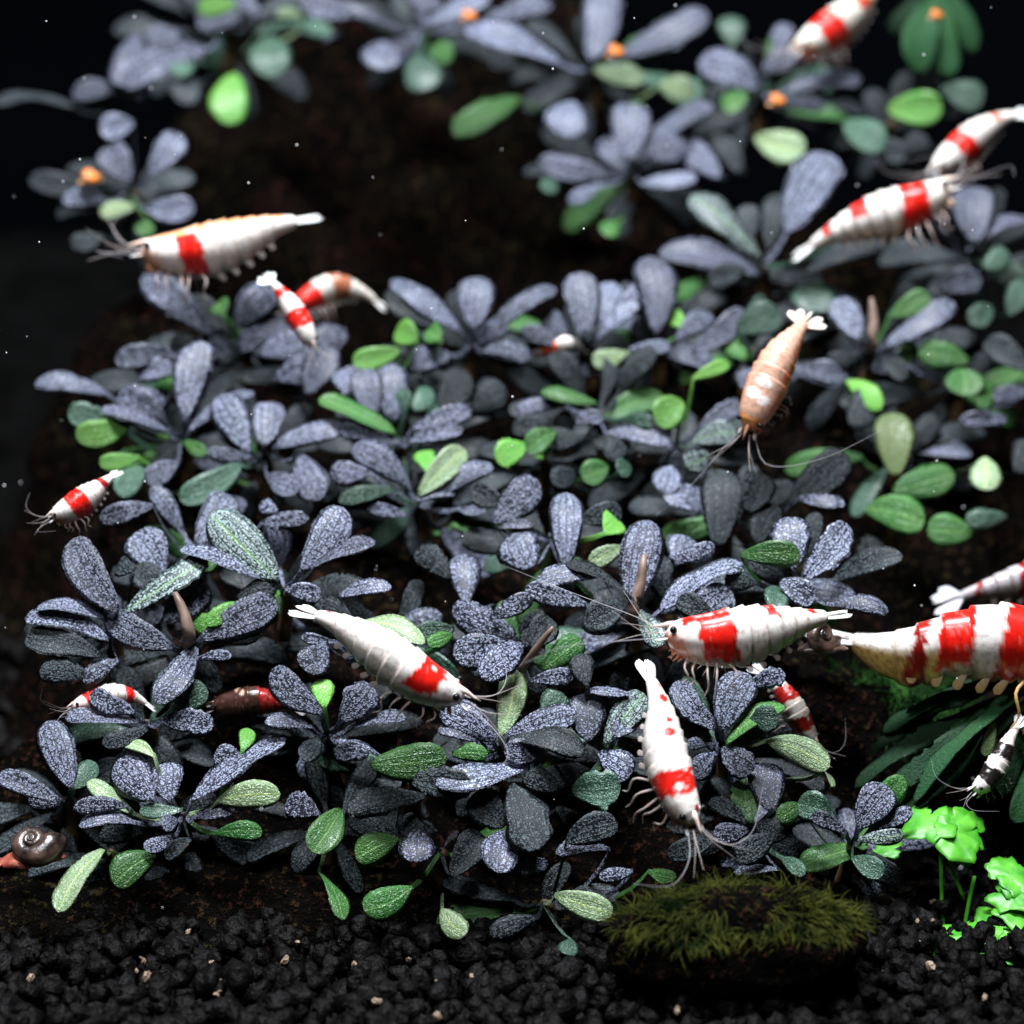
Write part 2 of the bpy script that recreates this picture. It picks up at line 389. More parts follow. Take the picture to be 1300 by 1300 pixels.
# ---------------------------------------------------------------- the plants
# tier | stem x,y | depth shift | label ; leaves: base x,y > tip x,y width colour
PLANTS = '''
F 360 742 0 slate-leaved rosette topped by a long pale-ribbed leaf, above the white shrimp's tail
 352 735 268 652 56 q, 355 742 228 698 20 p, 384 722 436 644 50 p, 388 724 477 687 18 p, 362 748 408 757 24 p, 300 760 352 742 26 k
 292 793 240 788 26 l, 318 768 262 792 24 l
F 236 812 0 slate rosette with an upright brown flower bud in its middle
 208 791 258 732 50 p, 220 822 135 783 40 p, 254 812 352 764 44 p, 250 822 198 893 36 p, 251 837 294 832 14 p, 262 815 330 800 34 k
F 138 790 0 slate rosette whose tallest leaf leans out over open black water
 149 776 92 684 48 p, 160 776 264 711 32 q, 138 812 31 785 25 p, 131 784 46 773 17 p, 128 832 31 812 34 k, 112 858 50 853 32 k, 150 838 106 866 24 p
 168 724 150 715 26 k
F 186 912 0 small slate rosette hiding a red and white shrimp behind its narrow leaves
 171 905 114 882 28 p, 173 916 83 911 17 p, 205 915 272 920 30 p, 219 900 262 872 36 t, 188 925 130 945 22 k
F 84 1008 0 slate rosette with one upright leaf beside the brown snail
 90 999 60 915 45 p, 76 1016 -4 984 26 p, 94 1000 122 968 28 t, 74 1020 36 1015 24 p
F 232 1030 0 crowded slate and yellow-green rosette over the bare reddish rock
 194 1016 150 964 52 p, 215 1016 213 968 42 p, 196 960 160 946 14 y, 170 1033 111 992 20 y, 159 1023 93 1027 22 p, 170 1044 100 1048 19 p
 232 1028 177 1030 16 t, 246 1037 298 1027 17 p, 242 1016 362 937 26 p, 277 1016 356 1008 34 y, 308 952 314 924 22 l, 308 968 272 958 32 p
 225 1040 208 1052 22 p, 222 1061 183 1077 20 p, 242 1065 210 1090 20 k, 275 1058 333 1056 24 g
F 140 1076 0 hanging pair of green leaves beside the brown snail
 131 1078 74 1158 30 y, 197 1085 144 1122 42 g
F 420 1040 0 green leaf hanging over the reddish rock with a dark strip leaf below
 433 1027 396 1082 40 g, 405 1033 362 1020 34 p, 405 1106 434 1168 14 g
F 416 925 0 slate rosette on a brown stem just under the white shrimp's head
 408 905 345 850 38 p, 432 916 472 870 42 p, 442 924 515 911 17 p, 412 897 408 862 28 l, 398 923 336 916 16 p, 430 940 470 956 24 p, 404 935 385 965 26 k
F 500 800 0 green striped leaves tucked behind the white shrimp's back
 449 791 540 816 24 y, 577 798 530 802 26 t, 575 806 543 818 20 g, 430 757 497 745 20 p, 425 815 383 808 14 p, 445 790 395 770 40 k, 415 820 385 850 40 p
F 660 812 0 slate rosette with a broad speckled leaf arching beside the bare twig
 655 810 575 768 40 p, 622 784 676 757 24 p, 648 822 575 830 44 p, 674 820 700 785 36 k, 664 818 610 860 40 p, 690 850 740 812 34 g, 674 864 728 858 22 p, 690 830 665 800 30 k
F 636 943 0 speckled rosette with one upright yellow-green leaf in the middle
 636 933 652 848 36 y, 626 940 560 900 42 p, 608 940 556 926 14 p, 643 933 732 905 34 p, 747 940 742 880 48 p, 646 937 743 956 28 k, 574 957 619 957 22 g
 690 910 715 880 40 t
F 520 968 0 big bright green leaf lying below the white shrimp
 470 971 568 962 46 g, 540 1010 440 1030 32 k, 520 990 600 1000 40 k, 470 950 425 958 24 p
F 668 985 0 long slate leaf lying flat across dark speckled leaves
 672 970 553 997 28 p, 650 995 685 1078 56 k, 709 1002 666 986 32 k, 640 1050 600 1008 44 k, 646 1054 632 1108 46 p, 643 1106 696 1096 20 p, 690 950 640 955 34 p
F 560 1075 0 low plant of green and heart-shaped slate leaves above the gravel
 505 1065 452 1090 38 g, 529 1052 529 1094 44 p, 572 1113 612 1058 40 k, 522 1127 462 1156 40 g, 560 1155 590 1188 32 y, 540 1060 510 1040 30 k
F 690 1140 0 low plant with a torn pale leaf beside the mossy stone
 681 1165 622 1186 26 k, 704 1136 778 1160 34 y, 725 1192 722 1212 26 t, 775 1078 705 1083 20 p, 719 1068 784 1044 38 k, 804 1106 761 1114 18 p, 823 1106 858 1114 18 g
F 770 950 0 speckled plant with a green-tipped leaf beside the head-down shrimp's spotted back
 768 943 818 880 38 q, 726 1002 788 998 46 t, 799 881 747 876 12 p, 760 955 800 985 40 p, 780 935 800 905 30 p, 745 870 735 830 30 k
F 802 780 0 slate rosette with a brown flower spike before its tallest leaf
 802 765 823 660 52 p, 799 757 718 714 15 k, 743 767 667 746 27 p, 764 729 681 740 26 p, 838 774 944 716 27 p, 792 770 745 790 40 k, 780 800 745 775 40 k, 812 775 840 820 30 q
F 880 790 0 speckled round leaf rising behind the side-on shrimp's back
 878 785 930 752 48 p, 850 708 908 694 22 p, 905 790 860 760 30 k
F 1016 738 0 slate rosette with one bright green leaf above the side-on shrimp
 1008 722 1000 656 46 p, 1020 736 1077 666 40 p, 940 705 1017 706 32 g, 990 738 1033 764 32 p, 1058 767 1128 776 22 p, 990 745 985 775 30 t, 960 740 920 735 30 k
F 916 935 0 speckled rosette spreading under the side-on shrimp's belly
 909 926 856 866 32 p, 916 926 950 855 48 p, 950 870 997 856 24 p, 923 943 996 896 20 g, 954 912 988 914 34 t, 923 947 972 932 18 t, 975 940 1053 974 36 y
 916 950 957 978 36 p, 905 957 878 986 30 p, 895 945 872 948 15 p, 1046 978 1056 998 9 y
F 950 1040 0 dark speckled plant beside the head-down shrimp's face
 954 1044 943 988 32 g, 978 1030 970 968 44 p, 947 1044 900 1016 20 k, 950 1054 906 1060 26 p, 981 1061 936 1090 34 k, 988 1103 932 1107 13 p, 992 1089 1022 1110 20 t, 905 1068 848 1086 28 k
 1000 1060 960 1050 30 k
F 1082 1064 0 small rosette with a ring-curled leaf at the edge of the bare gravel
 1089 1051 1128 999 46 p, 1106 1051 1158 1027 20 p, 1092 1065 1148 1060 20 q, 1082 1089 1122 1110 28 t, 1020 1023 987 1040 26 g, 1061 1037 1012 1020 38 t, 1075 1058 1030 1035 20 p
M 230 552 0 slate rosette with a tall leaf below the banded swimming shrimp
 235 531 256 433 46 p, 208 530 152 498 40 p, 212 546 129 518 18 p, 240 545 322 497 20 p, 225 587 186 612 30 p, 183 594 150 628 34 t, 176 580 126 588 22 l, 235 560 262 576 18 g, 166 538 96 554 36 l, 150 535 86 522 34 t
M 228 460 0 blurred slate leaves reaching out over the black gap below the swimming shrimps
 230 452 146 458 30 p, 228 470 172 474 28 p, 135 500 44 488 26 p, 210 510 160 505 36 p, 225 490 205 478 34 g
M 335 575 0 slate rosette with a teal underleaf behind the tall pale-ribbed leaf
 315 573 278 502 44 p, 317 580 263 574 19 p, 346 566 443 540 28 p, 305 590 228 636 36 t, 381 577 406 634 44 p, 339 604 380 622 30 p, 335 565 340 510 40 p
M 250 690 -0.4 slate leaves standing behind the pale-ribbed front rosette
 208 729 172 676 50 p, 249 690 294 630 48 p, 332 664 392 658 20 p, 194 642 127 660 27 p, 280 700 255 720 30 g, 352 650 330 640 20 p, 215 760 170 720 36 k
M 310 430 0.3 blurred slate leaves below the banded swimming shrimp
 267 422 182 348 42 p, 298 415 346 366 44 p, 305 446 354 400 42 p, 285 400 275 385 26 g, 330 450 395 430 46 p, 370 470 440 420 40 p, 350 480 410 470 40 p, 290 450 260 440 30 p, 390 500 420 440 44 p
M 505 556 0 slate rosette with one long green arching leaf
 501 549 405 506 24 g, 508 563 462 556 17 p, 525 542 599 521 24 p, 522 559 588 544 24 p, 455 540 420 536 18 l, 480 555 430 545 26 p
M 530 634 0 rosette with a yellow-green centre leaf and orange base
 518 615 448 566 36 p, 532 628 590 570 34 y, 563 625 625 590 26 p, 501 622 430 636 22 t, 525 635 578 627 12 p, 515 654 466 644 16 p, 581 646 616 650 13 p, 545 600 535 572 26 l, 470 600 420 600 30 p
M 601 428 0.3 slate rosette of three spread leaves against the brown hollow
 584 419 496 355 30 p, 601 415 609 352 46 p, 622 422 706 366 26 p, 612 445 674 453 26 p, 574 452 518 462 30 p
M 500 480 0.2 lime and slate leaves beneath the three-leaved rosette
 530 430 502 420 34 l, 560 430 542 418 28 g, 508 445 448 460 28 l, 499 535 494 462 44 p, 475 530 464 468 40 p, 525 521 548 494 28 t, 560 520 590 470 44 k, 600 520 640 490 44 k, 440 500 430 470 30 p
M 745 432 0.3 upright-leaved slate rosette with a small orange shrimp below it
 740 426 733 346 44 p, 723 436 660 419 22 p, 761 426 810 384 22 p, 765 420 778 358 40 p, 720 420 690 400 30 p, 780 400 815 360 24 p
M 835 432 0.3 slate rosette with the tallest broad leaf beside the dark hollow
 833 422 823 325 52 p, 799 443 852 440 18 p, 795 448 752 460 26 y, 860 430 905 400 28 p, 870 415 850 398 22 l
M 760 520 0 low plant of thin slate and green leaves over a dark hollow
 757 511 687 497 19 g, 716 514 656 522 20 p, 730 535 766 530 18 p, 792 531 831 538 20 t, 771 549 852 563 23 p, 700 540 650 545 26 k, 740 555 690 560 30 k, 800 560 770 580 30 k
M 690 575 0 pair of round lime and green leaves near the hollow
 668 565 630 584 34 l, 706 548 668 572 30 g, 772 592 738 606 34 g, 800 590 785 600 26 t, 730 600 700 610 30 k
M 858 560 0 bright lime diamond leaf with a round slate leaf hanging below
 866 508 836 540 40 l, 852 592 844 626 36 p, 880 480 926 462 18 l, 890 540 940 510 24 p, 880 560 935 550 30 q
M 700 680 -0.5 slate plant with one tall narrow upright leaf and a lime tip behind
 626 663 682 608 44 p, 719 722 719 625 42 p, 633 670 676 667 12 p, 674 722 652 677 54 p, 592 767 588 703 40 p, 570 732 528 698 34 k, 768 677 786 660 36 l, 792 694 748 716 24 y, 735 660 790 650 30 k, 640 640 600 620 30 k
 860 715 872 680 44 p
M 915 640 -0.2 dark upright leaf standing under the orange shrimp
 912 695 916 596 52 k, 950 650 965 600 44 k, 1002 637 1077 578 48 k, 1013 632 1073 640 17 p, 960 690 985 640 40 k, 900 575 870 590 30 q
M 955 440 0.3 mixed slate and green leaves beside the orange shrimp's tail
 878 448 945 394 30 p, 935 420 992 400 42 t, 947 456 922 424 30 g, 1020 470 1068 478 28 p, 965 470 940 490 30 p
M 1140 560 0.8 broad green and olive leaves beneath the orange shrimp's long antenna
 1075 483 1118 520 28 l, 1137 606 1134 524 48 o, 1134 624 1212 602 42 g, 1099 646 1174 664 46 g, 1236 677 1177 672 40 g, 1279 656 1226 660 27 t, 1251 580 1250 622 40 y, 1080 540 1110 500 44 k, 1090 720 1120 690 46 k
M 1215 480 1.0 round green and slate leaves below the thick brown bud stalk
 1231 459 1166 447 34 g, 1222 468 1222 502 48 g, 1140 457 1164 438 32 g, 1266 500 1240 512 30 g, 1279 532 1218 534 20 p, 1304 497 1260 504 22 p, 1306 470 1250 434 34 k, 1155 466 1106 466 20 p, 1290 600 1310 560 40 k
M 1106 436 0.6 slate rosette with a thick brown bud stalk
 1123 440 1212 384 32 p, 1092 429 1058 381 36 p, 1130 400 1180 375 30 g, 1090 450 1050 460 24 k, 1120 455 1150 480 24 k
B 968 332 -0.6 slate rosette with long leaves under the red-spotted shrimp's tail
 964 325 877 248 38 q, 962 348 836 322 34 p, 999 294 1056 196 60 p, 1023 346 1128 311 30 k, 1037 357 1034 396 56 t, 945 340 900 360 30 k, 955 300 945 260 30 k
B 1238 312 -0.6 blurred slate rosette below the pair of shrimps
 1238 308 1242 237 54 p, 1227 318 1304 278 21 p, 1190 362 1246 354 34 p, 1280 400 1310 360 36 t, 1250 340 1280 320 30 t, 1260 390 1230 410 30 t
B 805 210 0 blurred slate rosette hanging at the rim of the brown hollow
 799 204 798 131 48 p, 809 204 903 130 30 p, 816 232 884 225 22 p, 771 221 684 204 32 p, 761 235 722 257 18 p, 726 128 719 174 52 p, 705 228 690 242 24 t, 780 280 772 300 26 g, 830 200 870 180 36 p
B 752 82 0 blurred slate rosette with a tall leaf and pale lower leaf
 750 76 764 -20 50 p, 788 69 899 16 40 p, 712 80 590 38 36 p, 626 24 700 6 26 p, 754 87 818 100 28 y, 838 106 878 122 36 y, 660 125 575 170 36 g, 800 50 850 70 30 g
B 540 32 0 blurred slate plant on the ledge above the hollow
 491 28 420 5 22 p, 536 31 622 -4 24 p, 487 52 482 88 50 p, 529 69 540 115 50 t, 545 65 575 72 30 g, 600 20 640 30 30 p, 560 10 520 -10 30 p
B 290 30 0 blurred slate plant with a drooping lime leaf on the high ledge
 177 42 150 108 40 p, 263 62 154 108 40 p, 145 114 92 122 28 p, 94 135 -6 131 17 k, 311 17 250 32 34 p, 300 5 252 12 24 l, 450 20 382 2 32 p, 390 24 350 17 14 y, 343 46 346 99 52 t, 298 93 291 158 46 l, 245 98 232 132 40 k, 330 20 290 -5 30 p
 225 40 190 60 36 p, 240 70 225 95 30 t
B 165 235 -0.6 blurred slate plant with an orange snail on a leaf
 170 156 127 166 34 p, 166 228 134 186 42 p, 190 221 228 170 36 p, 135 256 79 253 25 p, 170 262 127 271 22 y, 187 266 247 263 32 p, 190 280 178 298 24 g, 130 300 90 310 24 k
B 966 112 0 blurred slate plant with pale tips beside the small orange snail
 964 111 888 76 44 p, 920 120 938 140 36 g, 968 90 1008 60 34 p, 999 114 1094 100 27 p, 988 131 1048 136 21 p, 958 175 1022 192 40 y, 915 225 852 186 36 p, 930 60 925 20 36 t, 940 220 905 170 30 k, 900 100 860 130 30 t, 985 70 1000 30 26 p
B 1130 150 0 broad blurred green leaves behind the red-spotted shrimp
 1127 138 1196 136 42 l, 1072 156 1122 188 42 t, 1196 111 1248 128 40 t, 1100 180 1150 200 30 k, 1140 190 1180 180 30 k
'''
BUDS = {  # plant index -> list of (base x,y, tip x,y, depth lift)
    1: [(240, 806, 222, 752)], 17: [(802, 781, 818, 704)], 42: [(1106, 440, 1106, 378)],
}


def tier_depth(t, py):
    if t == 'F': return -0.05 + (1180 - py) / 530 * 1.6
    if t == 'M': return 2.4 + (700 - py) / 350 * 2.9
    return 6.3 + (400 - py) / 400 * 3.0


def leaf_mesh(stem, base, tip, wpx, colr, parent, d, ratio=0.38):
    """one leaf: petiole from the stem, then a closed, slightly cupped blade"""
    k = (DIST + d) / DIST * FRAME / 1300
    D = tip - base
    L3 = D.length
    Dn = D.normalized()
    # e1: apparent width direction in the picture plane, e2: towards the viewer
    Dimg = Vector((Dn.dot(RT), Dn.dot(UP)))
    if Dimg.length < 0.05: Dimg = Vector((0, 1))
    Dimg.normalize()
    e1 = (RT * -Dimg.y + UP * Dimg.x)
    if e1.dot(UP) < 0: e1 = -e1
    e2 = Dn.cross(e1); e2.normalize()
    if e2.dot(FW) > 0: e2 = -e2
    app = wpx * k * 1.10
    full = max(app, ratio * L3 * random.uniform(0.85, 1.1))
    full = min(full, app * 2.2)
    c = max(0.3, min(1.0, app / full))
    al = math.acos(c)
    up = e1.dot(UP)
    sgn = 1 if up > 0.25 else random.choice((-1, 1))
    W = e1 * math.cos(al) - e2 * math.sin(al) * sgn
    Nn = e2 * math.cos(al) + e1 * math.sin(al) * sgn
    hw = full * 0.5
    arch = random.uniform(0.05, 0.13) * L3
    # centre line
    far = (stem - base).length
    if far > 0.75:
        stem = base.lerp(stem, 0.45 / far) + FW * 0.4 - UP * 0.25
    pet = spline([stem, stem.lerp(base, 0.6) + Vector((0, 0, -0.06)), base], 5)[0]
    nb = 15
    cl, wd = [], []
    for i, p in enumerate(pet[:-1]):
        cl.append(p); wd.append(0.035 if i else 0.03)
    ex = random.uniform(0.50, 0.66)
    ex2 = random.uniform(2.2, 3.6)
    mx = max((s ** ex) * math.sqrt(1 - s ** ex2) for s in np.linspace(0, 1, 60))
    ragged = 0.16 if random.random() < 0.15 else 0.045
    rs = random.uniform(0, 90)
    bend = random.uniform(-0.07, 0.07) * L3
    ss = [1 - (1 - i / nb) ** 1.25 for i in range(nb + 1)]
    for s in ss:
        p = base.lerp(tip, s) + Nn * (arch * 4 * s * (1 - s) * (0.7 + 0.6 * s)) + W * bend * math.sin(math.pi * s)
        cl.append(p)
        wd.append(max(0.03 if s < 0.5 else 0.004, hw * (s ** ex) * math.sqrt(max(0, 1 - s ** ex2)) / mx))
    xs = [-1, -0.7, -0.36, 0, 0.36, 0.7, 1]
    xb = [0.6, 0, -0.6]
    cup = random.uniform(-0.28, 0.16)
    ph, wa = random.uniform(0, 6), random.uniform(0.01, 0.05)
    th = 0.009
    V, A, Fc = [], [], []
    run = 0
    for i, p in enumerate(cl):
        if i: run += (cl[i] - cl[i - 1]).length
        w = wd[i]
        rg = 1 + ragged * mnoise.noise(Vector((i * 0.8, rs, 0.3))) * 1.6
        for x in xs:
            h = cup * w * x * x - (0.05 * hw if x == 0 else 0) * min(1, w / hw) + wa * abs(x) ** 2 * math.sin(ph + run * 6 + x * 1.7) * min(1, w / hw) * L3
            V.append(p + W * (w * x * (rg if x > 0 else 2 - rg)) + Nn * h); A.append((w * x, run, x))
        for x in xb:
            h = cup * w * x * x - th - (0.03 if x == 0 else 0)
            h += wa * abs(x) ** 2 * math.sin(ph + run * 6 + x * 1.7) * min(1, w / hw) * L3
            V.append(p + W * (w * x) + Nn * h); A.append((w * x, run, x))
    n = len(xs) + len(xb)
    for i in range(len(cl) - 1):
        for j in range(n):
            j2 = (j + 1) % n
            Fc.append((i * n + j, i * n + j2, (i + 1) * n + j2, (i + 1) * n + j))
    Fc.append(tuple(range(n - 1, -1, -1))); Fc.append(tuple((len(cl) - 1) * n + j for j in range(n)))
    return mesh_obj('leaf', V, Fc, LM[colr], parent, attrs=A)


HP = []          # stem feet, for the rock mound
plants = []
cur = None
for line in PLANTS.strip().split('\n'):
    if not line.startswith(' '):
        w = line.split()
        cur = dict(t=w[0], x=float(w[1]), y=float(w[2]), sh=float(w[3]), label=' '.join(w[4:]), leaves=[])
        plants.append(cur)
    else:
        for it in line.split(','):
            q = it.split()
            if len(q) == 6:
                cur['leaves'].append([float(z) for z in q[:5]] + [q[5]])


def build_plants():
    for pi, pl in enumerate(plants):
        d0 = tier_depth(pl['t'], pl['y']) + pl['sh']
        stem_top = P(pl['x'], pl['y'] + 6, d0 + 0.30)
        foot = stem_top + Vector((random.uniform(-0.1, 0.1), 0.35, -0.5))
        HP.append(foot)
        grp = {'F': 'rosette plants on the front slope', 'M': 'rosette plants on the middle slope',
               'B': 'rosette plants on the upper ledge'}[pl['t']]
        root = thing('rosette_plant', foot, pl['label'], 'plant', grp)
        pts, _ = spline([foot - Vector((0, 0, 0.3)), foot.lerp(stem_top, 0.5) + Vector((0.05, 0.05, 0)), stem_top], 7)
        v, f = tube_geo(pts, [0.10, 0.10, 0.09, 0.085, 0.08, 0.075, 0.05], 8)
        mesh_obj('stem', v, f, M_STEM, root)
        for bx, by, tx, ty, w, c in pl['leaves']:
            db = tier_depth(pl['t'], by) * 0.6 + tier_depth(pl['t'], pl['y']) * 0.4 + pl['sh'] + random.uniform(-0.12, 0.12)
            k = FRAME / 1300 * (DIST + db) / DIST
            ln = math.hypot(tx - bx, ty - by) * k
            sn = (by - ty) * k / max(ln, 1e-6)
            dd = ln * (0.60 * sn - 0.12) + random.uniform(-0.1, 0.1)
            if ln < 0.45: dd += (0.45 - ln) * (1.0 if sn > 0 else -1.0)
            leaf_mesh(stem_top, P(bx, by, db), P(tx, ty, db + dd), w, c, root, db)
        # under-leaves, mostly in the shade-darkened slate, that fill the rosette from below
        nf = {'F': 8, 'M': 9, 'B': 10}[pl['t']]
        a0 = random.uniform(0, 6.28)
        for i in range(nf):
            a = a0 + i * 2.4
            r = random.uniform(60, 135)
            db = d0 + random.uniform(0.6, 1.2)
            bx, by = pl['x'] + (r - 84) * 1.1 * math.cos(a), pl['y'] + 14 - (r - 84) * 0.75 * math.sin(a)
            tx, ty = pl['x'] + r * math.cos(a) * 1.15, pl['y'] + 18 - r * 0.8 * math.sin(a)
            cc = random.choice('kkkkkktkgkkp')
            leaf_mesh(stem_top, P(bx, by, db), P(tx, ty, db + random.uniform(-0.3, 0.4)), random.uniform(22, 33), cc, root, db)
        for (bx, by, tx, ty) in BUDS.get(pi, []):
            db = d0 - 0.25
            pts, _ = spline([stem_top, P(bx, by, db), P((bx + tx) / 2 + 3, (by + ty) / 2, db - 0.02), P(tx, ty, db)], 9)
            v, f = tube_geo(pts, [0.07, 0.075, 0.08, 0.085, 0.08, 0.075, 0.065, 0.055, 0.03], 8)
            mesh_obj('flower_bud', v, f, M_BUD, root)


build_plants()

# ---------------------------------------------------------------- the ground, the back wall, the rock mound
def build_setting():
    v = [(-70, 5, -0.18), (70, 5, -0.18), (70, 95, -0.18), (-70, 95, -0.18)]
    g = mesh_obj('ground', v, [(0, 1, 2, 3)], M_SOIL); tag(g, kind='structure')
    v = [(-70, 68, -1), (70, 68, -1), (70, 68, 60), (-70, 68, 60), (-70, 69, -1), (70, 69, -1), (70, 69, 60), (-70, 69, 60)]
    w = mesh_obj('wall_back', v, [(0, 1, 2, 3), (5, 4, 7, 6), (1, 5, 6, 2), (4, 0, 3, 7), (3, 2, 6, 7), (1, 0, 4, 5)], M_WALL, smooth=False)
    tag(w, kind='structure')
    # rock: a lumpy mass that carries every rosette foot
    hp = np.array([tuple(p) for p in HP])
    nx, ny = 190, 200
    xs = np.linspace(-8.2, 8.6, nx); ys = np.linspace(36.5, 60, ny)
    X, Y = np.meshgrid(xs, ys)
    num = np.zeros_like(X); den = np.zeros_like(X) + 0.22
    for (a, b, c) in hp:
        wgt = np.exp(-(((X - a) / 0.85) ** 2 + ((Y - b) / 0.6) ** 2) / 2)
        num += wgt * (c - 0.05); den += wgt
    H = num / den
    q = np.clip((Y - 39.9) / 1.0, 0, 1)
    H *= q * q * (3 - 2 * q)
    V = []
    for j in range(ny):
        for i in range(nx):
            x, y = X[j, i], Y[j, i]
            q = Vector((x * 0.8, y * 0.8, 3.1))
            h = H[j, i]
            n1 = mnoise.fractal(q, 0.9, 2.1, 5)
            n2 = mnoise.fractal(q * 4.3, 0.8, 2.0, 4)
            e = min(1, h / 0.8)
            V.append((x + 0.18 * n2 * e, y + 0.22 * n1 * e + 0.1 * n2 * e, h - 0.22 + (0.22 * n1 + 0.12 * n2) * e))
    F = [(j * nx + i, j * nx + i + 1, (j + 1) * nx + i + 1, (j + 1) * nx + i) for j in range(ny - 1) for i in range(nx - 1)]
    r = mesh_obj('rock', V, F, M_ROCK)
    tag(r, 'large dark brown pitted rock mound carrying all the rosette plants', 'rock')


build_setting()

# ---------------------------------------------------------------- shrimps
WHITE = (0.78, 0.735, 0.69); CREAM = (0.72, 0.52, 0.36); RED = (0.70, 0.012, 0.006)
DRED = (0.30, 0.008, 0.006); ORANGE = (0.75, 0.16, 0.04); PINK = (0.78, 0.50, 0.40)
BLACK = (0.012, 0.010, 0.010); YELLOW = (0.80, 0.55, 0.18); BROWN = (0.12, 0.035, 0.02)
PROF = np.array([  # u, top, bottom, half width (fractions of the length)
    (0.000, .016, .026, .018), (0.02, .040, .056, .040), (0.06, .062, .088, .060), (0.12, .078, .106, .075),
    (0.20, .092, .122, .086), (0.30, .106, .134, .094), (0.36, .112, .132, .094), (0.44, .114, .124, .090),
    (0.52, .104, .108, .082), (0.60, .086, .090, .068), (0.68, .066, .070, .053), (0.75, .050, .052, .041),
    (0.82, .037, .037, .032), (0.86, .029, .028, .028), (0.875, .016, .014, .018)])
SEGS = [0.34, 0.42, 0.505, 0.585, 0.66, 0.73, 0.87]


def mixc(a, b, t): return tuple(x + (y - x) * t for x, y in zip(a, b))


